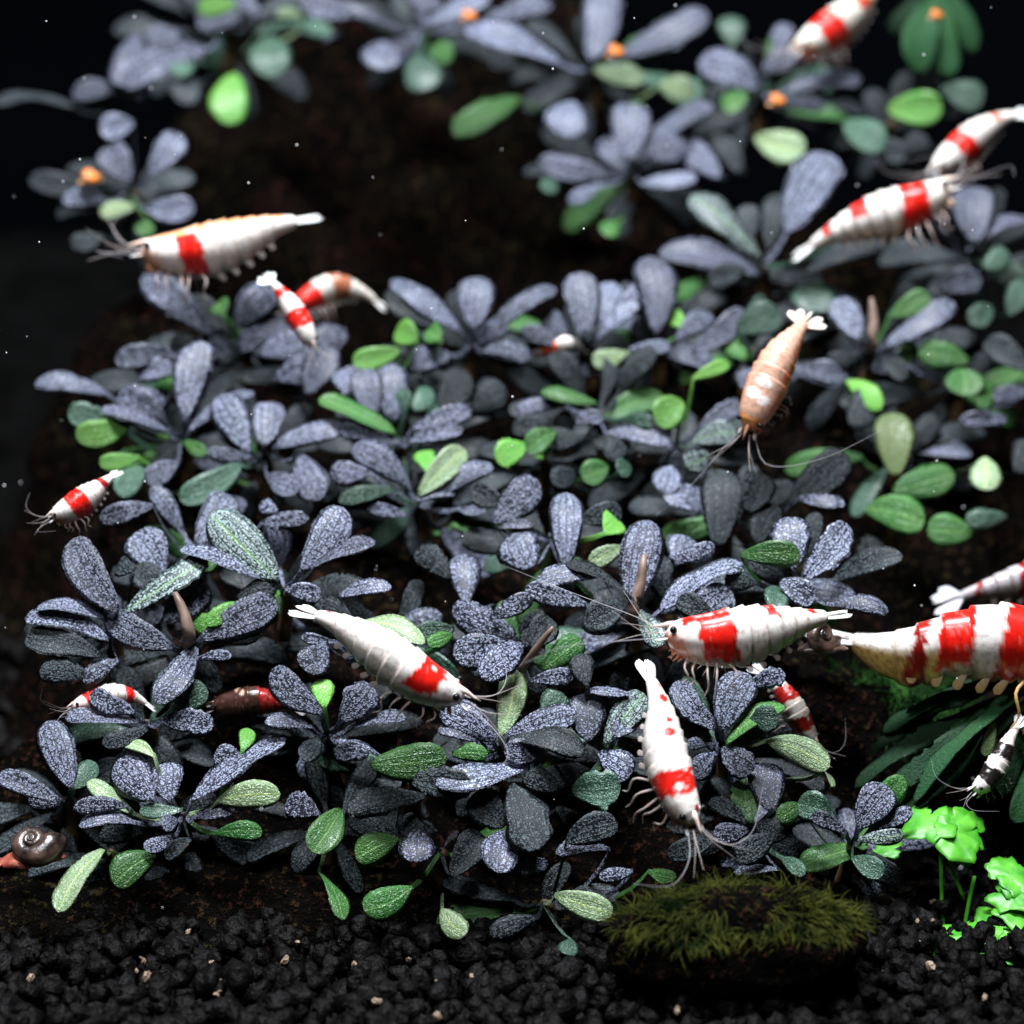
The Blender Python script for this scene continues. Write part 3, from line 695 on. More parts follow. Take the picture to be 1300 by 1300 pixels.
def shrimp(label, pts, dorsal, patches, base=WHITE, belly=CREAM, head=ORANGE, spots=(), fat=1.0, fan=1.0,
           ant=((-1, .5, .3), (1, .4, .5)), detail=2, limb=(0.50, 0.43, 0.40), seed=0, swim=None, leg_reach=1.0, brood=0.0):
    rr = random.Random(seed + 11)
    world_pts = [P(*p) for p in pts]
    NS = 105
    sp, L = spline(world_pts, NS)
    DV = CV(*dorsal)
    frames = []
    for i in range(NS):
        T = (sp[min(i + 1, NS - 1)] - sp[max(i - 1, 0)]).normalized()
        D = (DV - T * DV.dot(T)).normalized()
        frames.append((T, D, T.cross(D).normalized()))

    def at(u):
        x = min(max(u, 0), 1) * (NS - 1); i = min(int(x), NS - 2); q = x - i
        T, D, X = frames[i]
        p = sp[i].lerp(sp[i + 1], q)
        if u < 0: p = sp[0] + frames[0][0] * (u * L)
        return p, T, D, X

    def prof(u):
        return [float(np.interp(u, PROF[:, 0], PROF[:, k])) * L * fat * 1.14 for k in (1, 2, 3)]

    def pigment(u, a):
        n = mnoise.noise(Vector((u * 26, a * 2.6, seed * 3.7)))
        n2 = mnoise.noise(Vector((u * 60, a * 6, seed * 1.3 + 9)))
        aa = abs(a)
        c = mixc(base, belly, min(1, max(0, (aa - 1.5 + 0.35 * n) / 0.9)) * 0.7)
        c = mixc(c, base, max(0, 0.3 * n2))
        if head is not None and u < 0.17:
            h = max(0, min(1, (aa - 1.15 + 0.7 * n2 + (0.10 - u) * 5) * 1.3)) * (1 - max(0, u - 0.10) / 0.07)
            c = mixc(c, head, 0.85 * h)
        if brood and 0.60 < u < 0.88 and aa > 1.35:
            st = 0.5 + 0.5 * math.sin((u - 0.10 * aa) * 150 + 2 * n)
            c = mixc(c, mixc((0.74, 0.50, 0.14), (0.34, 0.15, 0.03), 0.75 * st ** 3), min(1, (aa - 1.35) * 3))
        for (u0, u1, a0, a1, pc) in patches:
            w = 0.018 * n + 0.010 * n2
            slant = 0.018 * (aa - 1)
            ins = min(u - (u0 + w + slant), (u1 + w + slant) - u)
            ina = min(aa - a0 + 0.3 * n, a1 - aa + 0.35 * n)
            t = min(1, max(0, ins / 0.008 + 0.5)) * min(1, max(0, ina / 0.12 + 0.5))
            edge = mixc(pc, tuple(x * 0.75 for x in pc), max(0, n2))
            c = mixc(c, edge, t)
        for (su, sa, sr, sc) in spots:
            r = math.hypot((u - su), (a - sa) * 0.09)
            c = mixc(c, sc, min(1, max(0, (sr - r) / 0.006 + 0.5)))
        if 0.3 < u < 0.87 and aa < 2.7:
            e = min(abs(u - q) for q in SEGS)
            c = mixc(c, tuple(x * y for x, y in zip(c, (0.62, 0.52, 0.46))), max(0, 1 - e / 0.012) * (0.8 + 0.4 * n))  # groove shading along the segment borders, put into the pigment
        dk = mnoise.noise(Vector((u * 150, a * 9, seed * 2.1)))
        if dk > 0.42: c = mixc(c, (0.35, 0.22, 0.18), 0.4)
        return (*c, 1)

    nr, ns = 118, 34
    B = MB()
    us = np.concatenate([np.linspace(0, 0.06, 12)[:-1], np.linspace(0.06, 0.875, nr - 11)])
    V, C = [], []
    for u in us:
        p, T, D, X = at(u)
        t, b, w = prof(u)
        fac, pl = 1.0, 0.0
        if u < SEGS[0]:
            fac = 1 + 0.035 * max(0, (u - 0.26) / 0.08)
        for s0, s1 in zip(SEGS, SEGS[1:]):
            if s0 <= u < s1:
                q = (u - s0) / (s1 - s0)
                fac = 0.94 + 0.11 * q ** 1.3 if s1 < 0.86 else 0.965 + 0.035 * q
                pl = 0.16 * math.sin(math.pi * min(1, q)) if s1 < 0.74 else 0
        for k in range(ns):
            a = -math.pi + 2 * math.pi * k / ns
            ca, sa = math.cos(a), math.sin(a)
            x = w * math.copysign(abs(sa) ** 0.86, sa) * fac
            bb = brood * L * max(0, math.sin(math.pi * min(1, max(0, (u - 0.56) / 0.31))))
            if ca >= 0: y = t * ca * fac
            else:
                y = (b + bb) * math.copysign(abs(ca) ** 0.9, ca) * (fac + pl * min(1, abs(sa) * 2.2))
                x *= 1 - 0.25 * abs(ca)
            V.append(p + X * x + D * y); C.append(pigment(u, a))
    F = []
    nu = len(us)
    for i in range(nu - 1):
        for k in range(ns):
            k2 = (k + 1) % ns
            F.append((i * ns + k, (i + 1) * ns + k, (i + 1) * ns + k2, i * ns + k2))
    F.append(tuple(range(ns))); F.append(tuple((nu - 1) * ns + k for k in range(ns - 1, -1, -1)))
    B.add(V, F, C)

    # a flat, slightly domed paddle
    def paddle(o, dirv, side, ln, wd, th, c0, c1, curve=0.0, nx=9):
        nrm = side.cross(dirv).normalized()
        v, cs, f = [], [], []
        m = 8
        for i in range(nx):
            s = i / (nx - 1)
            w = wd * (0.35 + 0.65 * s) * math.sqrt(max(0.003, 1 - max(0, (s - 0.45) / 0.55) ** 2.6))
            h = th * (1 - 0.7 * s)
            q = o + dirv * (ln * s) + nrm * (curve * ln * s * s)
            for k in range(m):
                an = 2 * math.pi * k / m
                v.append(q + side * (w * math.cos(an)) + nrm * (h * math.sin(an)))
                cs.append((*mixc(c0, c1, s), 1))
        for i in range(nx - 1):
            for k in range(m):
                k2 = (k + 1) % m
                f.append((i * m + k, i * m + k2, (i + 1) * m + k2, (i + 1) * m + k))
        f.append(tuple(range(m - 1, -1, -1))); f.append(tuple((nx - 1) * m + k for k in range(m)))
        return v, f, cs

    # tail fan: telson and two pairs of uropods
    p, T, D, X = at(0.855)
    clear = mixc(base, (0.75, 0.75, 0.78), 0.5)
    fl = 0.165 * L
    B.add(*paddle(p + D * 0.012 * L, T, X, fl * 0.9, 0.019 * L, 0.012 * L, base, clear))
    for sgn in (-1, 1):
        for ang, wf, lf in ((0.22, 0.034, 1.0), (0.50, 0.036, 0.95)):
            an = ang * fan * sgn
            dv = (T * math.cos(an) + X * math.sin(an)).normalized()
            sd = (X * math.cos(an) - T * math.sin(an)).normalized()
            B.add(*paddle(p - D * 0.004 * L + X * (sgn * 0.014 * L), dv, sd, fl * lf, wf * L * (1.35 if fan > 1.5 else 1), 0.008 * L, base, clear))
    # rostrum, antennal scales, mouthparts
    p, T, D, X = at(0.03)
    t, b, w = prof(0.05)
    B.tube([p + D * t * 0.75 + T * 0.03 * L, p + D * t * 0.72 - T * 0.02 * L, p + D * t * 0.5 - T * 0.075 * L, p + D * t * 0.42 - T * 0.115 * L],
           [0.022 * L, 0.015 * L, 0.007 * L, 0.001 * L], 8, (*mixc(base, head or base, 0.35), 1))
    for sgn in (-1, 1):
        dv = (-T + X * sgn * 0.22 - D * 0.12).normalized()
        sd = X - dv * X.dot(dv)
        B.add(*paddle(p - D * t * 0.15 + X * sgn * w * 0.5, dv, sd.normalized(), 0.085 * L, 0.016 * L, 0.006 * L,
                      mixc(base, head or base, 0.4), clear))
        for k in range(5):  # mouthparts
            o = p + T * (0.015 + 0.022 * k) * L - D * b * (0.8 + 0.04 * k) + X * sgn * w * (0.55 - 0.06 * k)
            q = o - D * (0.03 + 0.02 * rr.random()) * L - T * (0.045 * rr.random() + 0.01) * L
            B.tube([o + D * 0.01 * L, o.lerp(q, 0.5) + X * sgn * 0.01 * L, q], [0.012 * L, 0.008 * L, 0.003 * L], 6,
                   (*mixc(head or base, belly, rr.random() * 0.6), 1))
        es = p + T * 0.035 * L + D * t * 0.62 + X * sgn * w * 0.62      # eye stalk
        B.tube([es, es + X * sgn * 0.022 * L - T * 0.012 * L + D * 0.006 * L], [0.012 * L, 0.014 * L], 8, (*base, 1))

    low = min(world_pts, key=lambda q: q.z)
    root = thing('shrimp', at(0.4)[0] - at(0.4)[2] * prof(0.4)[1], label, 'shrimp', 'banded shrimps in the tank')
    mesh_obj('body', B.v, B.f, M_SHRIMP, root, cols=B.c)

    # eyes
    for sgn in (-1, 1):
        es = p + T * 0.035 * L + D * t * 0.62 + X * sgn * (w * 0.62 + 0.026 * L) - T * 0.014 * L + D * 0.008 * L
        R = 0.0195 * L
        v, f = [], []
        for i in range(1, 8):
            th = math.pi * i / 8
            for k in range(12):
                an = 2 * math.pi * k / 12
                v.append(es + Vector((R * math.sin(th) * math.cos(an), R * math.sin(th) * math.sin(an), R * math.cos(th))))
        for i in range(6):
            for k in range(12):
                k2 = (k + 1) % 12
                f.append((i * 12 + k, (i + 1) * 12 + k, (i + 1) * 12 + k2, i * 12 + k2))
        f.append(tuple(range(12))); f.append(tuple(6 * 12 + k for k in range(11, -1, -1)))
        mesh_obj('eye', v, f, M_EYE, root)
    if detail == 0: return root
    lc = (*limb, 1)
    # antennae: one long pair, two short pairs
    for (sgn, out, back) in ant:
        o = p - D * t * 0.2 + X * sgn * w * 0.5 - T * 0.04 * L
        q1 = o - T * 0.16 * L + X * sgn * out * 0.2 * L + D * 0.03 * L
        q2 = q1 + X * sgn * out * 0.38 * L - T * (0.22 - back * 0.45) * L + D * 0.05 * L
        q3 = q2 + X * sgn * out * 0.42 * L + T * (back * 0.55 - 0.08) * L + D * 0.02 * L
        pts_, _ = spline([o, q1, q2, q3], 22)
        m = MB(); m.tube(pts_, [0.0031 * L * (1 - 0.72 * i / 21) for i in range(22)], 5, (0.36, 0.34, 0.37, 1))
        mesh_obj('antenna', m.v, m.f, M_ANT, root, cols=m.c)
    for sgn in (-1, 1):
        for upk in (0.25, -0.05):
            o = p + D * t * 0.1 + X * sgn * w * 0.3 - T * 0.06 * L
            q1 = o - T * 0.10 * L + X * sgn * 0.04 * L + D * upk * 0.1 * L
            q2 = q1 - T * 0.13 * L + X * sgn * (0.05 + 0.05 * rr.random()) * L + D * upk * 0.5 * L
            pts_, _ = spline([o, q1, q2], 12)
            m = MB(); m.tube(pts_, [0.0031 * L * (1 - 0.7 * i / 11) for i in range(12)], 5, lc)
            mesh_obj('antenna', m.v, m.f, M_ANT, root, cols=m.c)
    # five pairs of jointed walking legs
    for k in range(5):
        u = 0.13 + 0.042 * k
        for sgn in (-1, 1):
            pp, T2, D2, X2 = at(u)
            t2, b2, w2 = prof(u)
            o = pp - D2 * b2 * 0.82 + X2 * sgn * w2 * 0.45
            sw = (-0.9 + 0.42 * k) + rr.uniform(-0.25, 0.25)
            ln = L * (0.115 if k < 2 else 0.145) * leg_reach
            kn = o + (X2 * sgn * 0.75 - D2 * 0.25 + T2 * (sw * 0.6 + rr.uniform(-.3, .3))).normalized() * ln * 0.55
            kn2 = kn + (X2 * sgn * 0.15 - D2 * 0.85 - T2 * sw * 0.5).normalized() * ln * 0.5
            ft = kn2 + (-X2 * sgn * 0.05 - D2 * 0.8 + T2 * sw * 0.8 - T2 * 0.3).normalized() * ln * 0.42
            m = MB()
            red = (*mixc(limb, (0.55, 0.12, 0.06), 0.4 * rr.random()), 1)
            v, f = tube_geo(spline([o + D2 * 0.02 * L, kn, kn2, ft], 13)[0],
                            [x * L * 0.68 for x in (.0105, .0105, .010, .0095, .0088, .0075, .0085, .0075, .007, .006, .0066, .0045, .002)], 6)
            cs = []
            for i in range(13):
                cs += [red if i % 5 in (3, 4) else lc] * 6
            m.add(v, f, cs)
            mesh_obj('leg', m.v, m.f, M_LIMB, root, cols=m.c)
    # five pairs of swimmerets under the abdomen
    sc = swim or limb
    swl = 1.5 if swim else 1.0
    for k in range(5):
        u = 0.58 + 0.055 * k if swim else 0.385 + 0.072 * k
        for sgn in (-1, 1):
            pp, T2, D2, X2 = at(u)
            t2, b2, w2 = prof(u)
            o = pp - D2 * b2 * (0.45 if swim else 0.85) + X2 * sgn * w2 * (0.93 if swim else 0.5)
            dv = (-D2 * 0.75 + T2 * 0.62 + X2 * sgn * 0.12).normalized()
            sd = (T2 - dv * T2.dot(dv)).normalized()
            m = MB(); m.add(*paddle(o, dv, sd, 0.066 * L * (1 - 0.05 * k) * swl, 0.021 * L * swl * (0.9 if swim else 1), 0.0022 * L, mixc(sc, base, 0.4), sc, 0.1))
            mesh_obj('swimmeret', m.v, m.f, M_LIMB, root, cols=m.c)
    return root


PI = math.pi
shrimp('white shrimp with a single red saddle, resting on speckled leaves',
       [(588, 886, -0.35), (535, 862, -0.45), (480, 824, -0.4), (428, 792, -0.2), (376, 773, 0.1)], (0.45, 0.62, 0.62),
       [(0.155, 0.285, -0.1, 1.55, RED)], spots=[(0.05, 0.4, 0.02, RED), (0.80, 0.1, 0.016, RED), (0.23, 1.3, 0.02, WHITE)],
       belly=(0.74, 0.64, 0.34), head=(0.80, 0.5, 0.4), fan=0.6, seed=1, fat=0.98)
shrimp('side-on white shrimp with a red saddle and dark eye, grazing on leaves',
       [(846, 804, -0.3), (900, 808, -0.4), (958, 802, -0.35), (1012, 790, -0.2), (1075, 778, 0.1)], (-0.05, 0.93, 0.35),
       [(0.185, 0.345, -0.1, 2.3, RED), (0.09, 0.20, -0.1, 0.5, RED), (0.53, 0.59, -0.1, 0.75, RED), (0.77, 0.81, -0.1, 0.8, RED)],
       spots=[(0.165, 0.75, 0.022, WHITE), (0.165, -0.75, 0.022, WHITE)], seed=2, fan=0.25, ant=((-1, 0.45, -0.5), (1, 0.7, -0.1)), fat=1.12, leg_reach=1.0)
shrimp('head-down white shrimp with red collar and small red back spots',
       [(880, 1046, -0.9), (858, 1000, -0.8), (842, 945, -0.6), (836, 895, -0.3), (818, 840, 0.1)], (0.42, 0.25, 0.86),
       [(0.165, 0.285, -0.1, 2.2, RED)],
       spots=[(0.19, -0.35, 0.02, WHITE), (0.25, 0.7, 0.014, WHITE), (0.47, -0.2, 0.026, RED), (0.545, -0.15, 0.018, RED), (0.70, -0.1, 0.030, RED),
              (0.80, 0.2, 0.016, RED), (0.06, 0.3, 0.02, DRED)], seed=3, fan=0.35, head=(0.50, 0.14, 0.05), belly=(0.8, 0.62, 0.55), fat=1.05, leg_reach=1.2)
shrimp('translucent orange shrimp with a wide white tail fan seen from above',
       [(950, 545, 2.0), (968, 502, 2.0), (990, 455, 2.1), (1010, 425, 2.3), (1030, 398, 2.6)], (-0.1, 0.42, 0.9),
       [(0.02, 0.86, 1.0, 3.2, (0.72, 0.22, 0.08)), (0.0, 0.1, -0.1, 3.2, (0.78, 0.30, 0.08))], base=(0.60, 0.36, 0.26), belly=(0.70, 0.24, 0.10), head=(0.78, 0.28, 0.06),
       spots=[(0.3, 0.1, 0.03, WHITE), (0.22, -0.3, 0.035, WHITE), (0.2, 0.4, 0.03, WHITE), (0.42, 0.1, 0.03, (0.78, 0.4, 0.3))], seed=4, fan=1.9, fat=1.3,
       ant=((1, 0.9, 0.9), (-1, 0.3, -0.3)))
shrimp('cream shrimp with three red spots, its head against another shrimp',
       [(1205, 236, 5.6), (1165, 256, 5.5), (1112, 274, 5.5), (1058, 296, 5.6), (1008, 326, 5.8)], (-0.3, 0.88, 0.38),
       [(0.16, 0.32, -0.1, 2.6, RED), (0.50, 0.60, -0.1, 0.95, RED), (0.73, 0.78, -0.1, 1.2, RED)], belly=(0.8, 0.45, 0.16), head=(0.8, 0.6, 0.45), seed=5, fan=0.9)
shrimp('red-collared shrimp climbing down head first onto the red-spotted shrimp',
       [(1186, 216, 6.8), (1215, 192, 6.9), (1248, 166, 7.0), (1275, 150, 7.1), (1306, 143, 7.2)], (-0.5, 0.55, 0.6),
       [(0.24, 0.40, -0.1, 2.6, RED), (0.66, 0.74, -0.1, 1.0, (0.6, 0.15, 0.08))], belly=(0.7, 0.6, 0.5), head=(0.6, 0.42, 0.34), seed=6, fan=1.0, fat=1.1)
shrimp('red and white shrimp on the high ledge beside a green fern',
       [(1012, 62, 7.8), (1040, 46, 7.9), (1075, 22, 8.0), (1105, -6, 8.1), (1128, -34, 8.2)], (-0.5, 0.55, 0.6),
       [(0.20, 0.40, -0.1, 2.4, RED), (0.60, 0.72, -0.1, 1.6, (0.55, 0.06, 0.02))], base=(0.70, 0.68, 0.60), seed=7, fat=1.2)
shrimp('plump white shrimp with one red saddle swimming before the dark hollow',
       [(180, 318, 4.4), (232, 319, 4.3), (290, 308, 4.3), (345, 288, 4.4), (404, 276, 4.6)], (0.0, 0.93, 0.35),
       [(0.22, 0.335, 0.35, 2.4, RED), (0.52, 0.60, -0.1, 0.5, (0.7, 0.1, 0.04)), (0.0, 0.82, -0.1, 0.45, (0.85, 0.42, 0.20))],
       belly=(0.78, 0.52, 0.40), head=(0.8, 0.30, 0.12), seed=8, fan=0.2, fat=1.05, leg_reach=0.9)
shrimp('small shrimp with bold red and white bands diving head first',
       [(396, 438, 3.6), (384, 414, 3.6), (366, 385, 3.7), (350, 364, 3.8), (334, 350, 3.9)], (0.25, 0.5, 0.83),
       [(0.22, 0.40, -0.1, 2.6, RED), (0.62, 0.74, -0.1, 2.6, RED)], seed=9, fan=1.5, fat=1.15, head=(0.82, 0.25, 0.06), belly=(0.8, 0.75, 0.7))
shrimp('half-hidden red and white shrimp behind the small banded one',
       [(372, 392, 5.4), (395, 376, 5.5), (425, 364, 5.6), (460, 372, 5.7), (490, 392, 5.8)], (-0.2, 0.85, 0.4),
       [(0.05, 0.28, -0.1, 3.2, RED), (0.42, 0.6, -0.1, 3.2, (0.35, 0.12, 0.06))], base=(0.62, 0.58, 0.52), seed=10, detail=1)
shrimp('small red and white banded shrimp alone against black water',
       [(66, 656, 1.6), (88, 645, 1.6), (112, 630, 1.7), (130, 615, 1.8), (150, 598, 2.0)], (-0.3, 0.72, 0.55),
       [(0.22, 0.42, -0.1, 2.8, RED), (0.66, 0.74, -0.1, 2.8, DRED)], seed=12, fat=1.25, head=(0.75, 0.3, 0.08), fan=0.9)
shrimp('large red and white banded shrimp with a yellow belly above the dark fern',
       [(1440, 835, 1.1), (1370, 828, 1.0), (1290, 812, 1.0), (1215, 815, 1.0), (1130, 822, 1.1), (1030, 800, 1.4)], (0.05, 0.93, 0.33),
       [(0.22, 0.42, -0.1, 2.6, RED), (0.50, 0.60, -0.1, 2.2, RED), (0.63, 0.68, -0.1, 3.2, DRED)], belly=(0.80, 0.50, 0.30), brood=0.055, limb=(0.55, 0.36, 0.12),
       seed=13, fan=0.3, fat=0.86)
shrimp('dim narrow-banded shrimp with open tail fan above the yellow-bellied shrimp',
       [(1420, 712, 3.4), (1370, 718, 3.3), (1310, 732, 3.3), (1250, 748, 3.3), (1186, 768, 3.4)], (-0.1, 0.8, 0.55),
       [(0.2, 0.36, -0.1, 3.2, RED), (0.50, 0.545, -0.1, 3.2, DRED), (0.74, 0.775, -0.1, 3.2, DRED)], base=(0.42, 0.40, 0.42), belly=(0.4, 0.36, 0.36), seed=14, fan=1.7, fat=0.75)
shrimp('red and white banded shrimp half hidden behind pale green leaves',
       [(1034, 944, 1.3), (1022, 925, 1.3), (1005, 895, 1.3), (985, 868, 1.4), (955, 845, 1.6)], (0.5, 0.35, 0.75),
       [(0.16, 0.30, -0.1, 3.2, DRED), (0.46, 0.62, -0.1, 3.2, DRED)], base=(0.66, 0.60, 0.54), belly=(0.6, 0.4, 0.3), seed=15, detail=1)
shrimp('shrimp peeking out from behind a small speckled rosette above the snail',
       [(92, 898, 0.95), (112, 890, 1.0), (140, 882, 1.05), (168, 884, 1.15), (196, 900, 1.3)], (-0.15, 0.88, 0.4),
       [(0.16, 0.34, -0.1, 2.6, RED), (0.6, 0.7, -0.1, 2.6, RED)], seed=16, detail=1)
shrimp('brown-red shrimp with a shade-darkened body hiding beside the rosette with the flower bud',
       [(268, 898, 1.3), (296, 894, 1.3), (326, 890, 1.3), (356, 894, 1.35), (386, 902, 1.45)], (0.1, 0.8, 0.5),
       [(0.5, 0.8, -0.1, 3.2, (0.25, 0.01, 0.01))], base=(0.05, 0.018, 0.013), belly=(0.04, 0.014, 0.01), head=(0.05, 0.018, 0.013), seed=17, detail=0, spots=[(0.3, -0.3, 0.03, (0.5, 0.3, 0.2)), (0.36, 0.2, 0.02, (0.5, 0.32, 0.2))], fat=1.3)  # body colours darkened to stand for deep shadow under the leaves
shrimp('tiny orange and white shrimp deep among the blurred slate leaves',
       [(684, 446, 5.0), (698, 441, 5.0), (715, 437, 5.0), (732, 438, 5.1), (746, 446, 5.2)], (0.0, 0.8, 0.55),
       [(0.05, 0.35, -0.1, 3.2, (0.7, 0.1, 0.04))], seed=18, detail=1, fat=1.3)
shrimp('black and white banded shrimp half hidden by dark fern leaves',
       [(1236, 1002, 0.7), (1254, 990, 0.75), (1270, 965, 0.8), (1282, 938, 0.9), (1300, 910, 1.0)], (-0.3, 0.5, 0.8),
       [(0.13, 0.32, -0.1, 3.2, BLACK), (0.45, 0.62, -0.1, 3.2, BLACK)], base=WHITE, belly=YELLOW, head=WHITE, seed=19, detail=1, fat=1.15)


# ---------------------------------------------------------------- gravel
def lump(seed, amp=0.40, sub=10):
    """unit-size irregular grain, low polygon"""
    v, f = [], []
    for i in range(1, 8):
        th = math.pi * i / 8
        for k in range(sub):
            an = 2 * math.pi * k / sub
            q = Vector((math.sin(th) * math.cos(an), math.sin(th) * math.sin(an), math.cos(th)))
            v.append(q * (1 + amp * mnoise.noise(q * 1.7 + Vector((seed * 5.1, 0, 0))) * 1.6 + 0.12 * mnoise.noise(q * 4.5 + Vector((0, seed * 3.3, 0)))))
    top = len(v); v.append(Vector((0, 0, 1 - 0.1 * amp))); v.append(Vector((0, 0, -1)))
    for i in range(6):
        for k in range(sub):
            k2 = (k + 1) % sub
            f.append((i * sub + k, (i + 1) * sub + k, (i + 1) * sub + k2, i * sub + k2))
    for k in range(sub):
        f.append((top, k, (k + 1) % sub)); f.append((top + 1, 6 * sub + (k + 1) % sub, 6 * sub + k))
    return v, f


def to_px(p):
    q = Vector(p) - CAM
    z = q.dot(FW)
    return 650 + q.dot(RT) / z * DIST * 1300 / FRAME, 650 - q.dot(UP) / z * DIST * 1300 / FRAME


def build_gravel():
    ground = bpy.data.objects['ground']
    var = [lump(i) for i in range(7)]
    meshes = []
    for i, (v, f) in enumerate(var):
        me = bpy.data.meshes.new('soil_grain')
        me.from_pydata([tuple(q * 0.15 * S) for q in v], [], f)
        me.polygons.foreach_set('use_smooth', [True] * len(f))
        me.materials.append(M_GRAIN)
        meshes.append(me)
    rr = random.Random(3)
    spots = []
    for (x0, x1, y0, y1, st) in ((-8, 8, 37.2, 41.6, 0.25), (3.4, 9.5, 41.6, 58, 0.30), (-9.5, -5.0, 41.6, 52, 0.34)):
        y = y0
        while y < y1:
            x = x0
            while x < x1:
                spots.append((x + rr.uniform(-.11, .11), y + rr.uniform(-.11, .11), rr.uniform(-0.12, 0.10), rr.uniform(0.11, 0.20)))
                x += st
            y += st
    # loose second layer
    for _ in range(330):
        spots.append((rr.uniform(-7, 7), rr.uniform(37.4, 40.8), rr.uniform(0.05, 0.22), rr.uniform(0.08, 0.17)))
    for _ in range(200):
        spots.append((rr.uniform(3.9, 7), rr.uniform(39, 46), rr.uniform(0.05, 0.25), rr.uniform(0.08, 0.18)))
    score = []
    for i, (x, y, z, r) in enumerate(spots):
        px, py = to_px((x, y, z))
        inside = 0 < px < 1300 and (1205 < py < 1300 or (px > 1120 and 1060 < py < 1300))
        if 780 < px < 1110 and py < 1235: inside = False
        score.append((0 if inside else 1, -r - z * 0.8, i))
    score.sort()
    pick = set(i for a, b, i in score[:295] if a == 0)
    bulk = MB()
    for i, (x, y, z, r) in enumerate(spots):
        k = i % 7
        e = (rr.uniform(0, 6), rr.uniform(0, 6), rr.uniform(0, 6))
        sc = (r * rr.uniform(.85, 1.25), r * rr.uniform(.85, 1.2), r * rr.uniform(.65, .95))
        if i in pick:
            o = bpy.data.objects.new('soil_grain', meshes[k]); col.objects.link(o)
            o.location = Vector((x, y, z)) * S
            o.rotation_euler = e
            o.scale = Vector(sc) / 0.15
            o.parent = ground
        else:
            from mathutils import Euler
            R = Euler(e).to_matrix()
            bulk.add([R @ Vector((q.x * sc[0], q.y * sc[1], q.z * sc[2])) + Vector((x, y, z)) for q in var[k][0]], var[k][1])
    o = mesh_obj('soil', bulk.v, bulk.f, M_GRAIN, ground); tag(o, kind='stuff')
    # a few pale and rusty crumbs between the grains
    cr = simple('crumb', (0.20, 0.10, 0.05), 0.6, 0.6, 300, c2=(0.32, 0.24, 0.17))
    for i in range(46):
        if i < 30: x, y = rr.uniform(-6, 5), rr.uniform(38.0, 40.2)
        else: x, y = rr.uniform(4.2, 6.2), rr.uniform(38.5, 44)
        v, f = var[i % 7]
        me = bpy.data.meshes.new('crumb'); me.from_pydata([tuple(q) for q in v], [], f); me.materials.append(cr)
        o = bpy.data.objects.new('crumb', me); col.objects.link(o)
        r = rr.uniform(0.018, 0.05)
        o.location = Vector((x, y, rr.uniform(0.1, 0.24))) * S; o.scale = Vector((r * 1.5, r, r * .8)) * S
        o.rotation_euler = (rr.uniform(0, 6), rr.uniform(0, 6), rr.uniform(0, 6)); o.parent = ground


build_gravel()


# ---------------------------------------------------------------- mossy stone, moss clump
def moss_material(name, c1, c2):
    m, nt, b = new_mat(name)
    L = nt.links
    tc = N(nt, 'ShaderNodeTexCoord')
    n = N(nt, 'ShaderNodeTexNoise', i_Scale=420.0, i_Detail=3.0)
    L.new(tc.outputs['Object'], n.inputs['Vector'])
    r = ramp(nt, [(0.35, (*c1, 1)), (0.65, (*c2, 1))])
    L.new(n.outputs['Fac'], r.inputs[0]); L.new(r.outputs[0], b.inputs['Base Color'])
    b.inputs['Roughness'].default_value = 0.85
    b.inputs['Specular IOR Level'].default_value = 0.06
    return m


M_MOSS = moss_material('moss_olive', (0.004, 0.010, 0.002), (0.055, 0.058, 0.009))
M_MOSSD = moss_material('moss_deep', (0.003, 0.011, 0.003), (0.014, 0.05, 0.008))


def ellipsoid(center, rad, nu=40, nv=22, amp=0.15, seed=1, freq=1.6):
    v, f = [], []
    for i in range(nv + 1):
        th = math.pi * (0.02 + 0.96 * i / nv)
        for k in range(nu):
            an = 2 * math.pi * k / nu
            q = Vector((math.sin(th) * math.cos(an), math.sin(th) * math.sin(an), math.cos(th)))
            r = 1 + amp * mnoise.fractal(q * freq + Vector((seed * 7.3, 0, 0)), 0.9, 2.0, 4)
            v.append(Vector(center) + Vector((q.x * rad[0], q.y * rad[1], q.z * rad[2])) * r)
    for i in range(nv):
        for k in range(nu):
            k2 = (k + 1) % nu
            f.append((i * nu + k, (i + 1) * nu + k, (i + 1) * nu + k2, i * nu + k2))
    f.append(tuple(range(nu))); f.append(tuple(nv * nu + k for k in range(nu - 1, -1, -1)))
    return v, f


def moss_strands(center, rad, n, ln, seed, zmin=0.1, droop=0.7):
    rr = random.Random(seed)
    m = MB()
    while n > 0:
        q = Vector((rr.gauss(0, 1), rr.gauss(0, 1), rr.gauss(0, 1))).normalized()
        if q.z < zmin or q.y > 0.8: continue
        n -= 1
        o = Vector(center) + Vector((q.x * rad[0], q.y * rad[1], q.z * rad[2])) * 0.98
        lk = mnoise.noise_vector(q * 3.1 + Vector((seed, 0, 0)))
        t = (q * 0.45 + lk * 1.6 + Vector((rr.uniform(-.6, .6), rr.uniform(-.6, .4), rr.uniform(-.2, .3)))).normalized()
        L = ln * rr.uniform(0.5, 1.4)
        p, pts = o, [o]
        for k in range(4):
            t = (t + Vector((rr.uniform(-.3, .3), rr.uniform(-.3, .2), -droop * 0.45))).normalized()
            p = p + t * L / 4
            pts.append(p)
        w = rr.uniform(0.005, 0.011)
        m.tube(pts, [w, w * 1.2, w, w * 0.7, w * 0.2], 3)
    return m


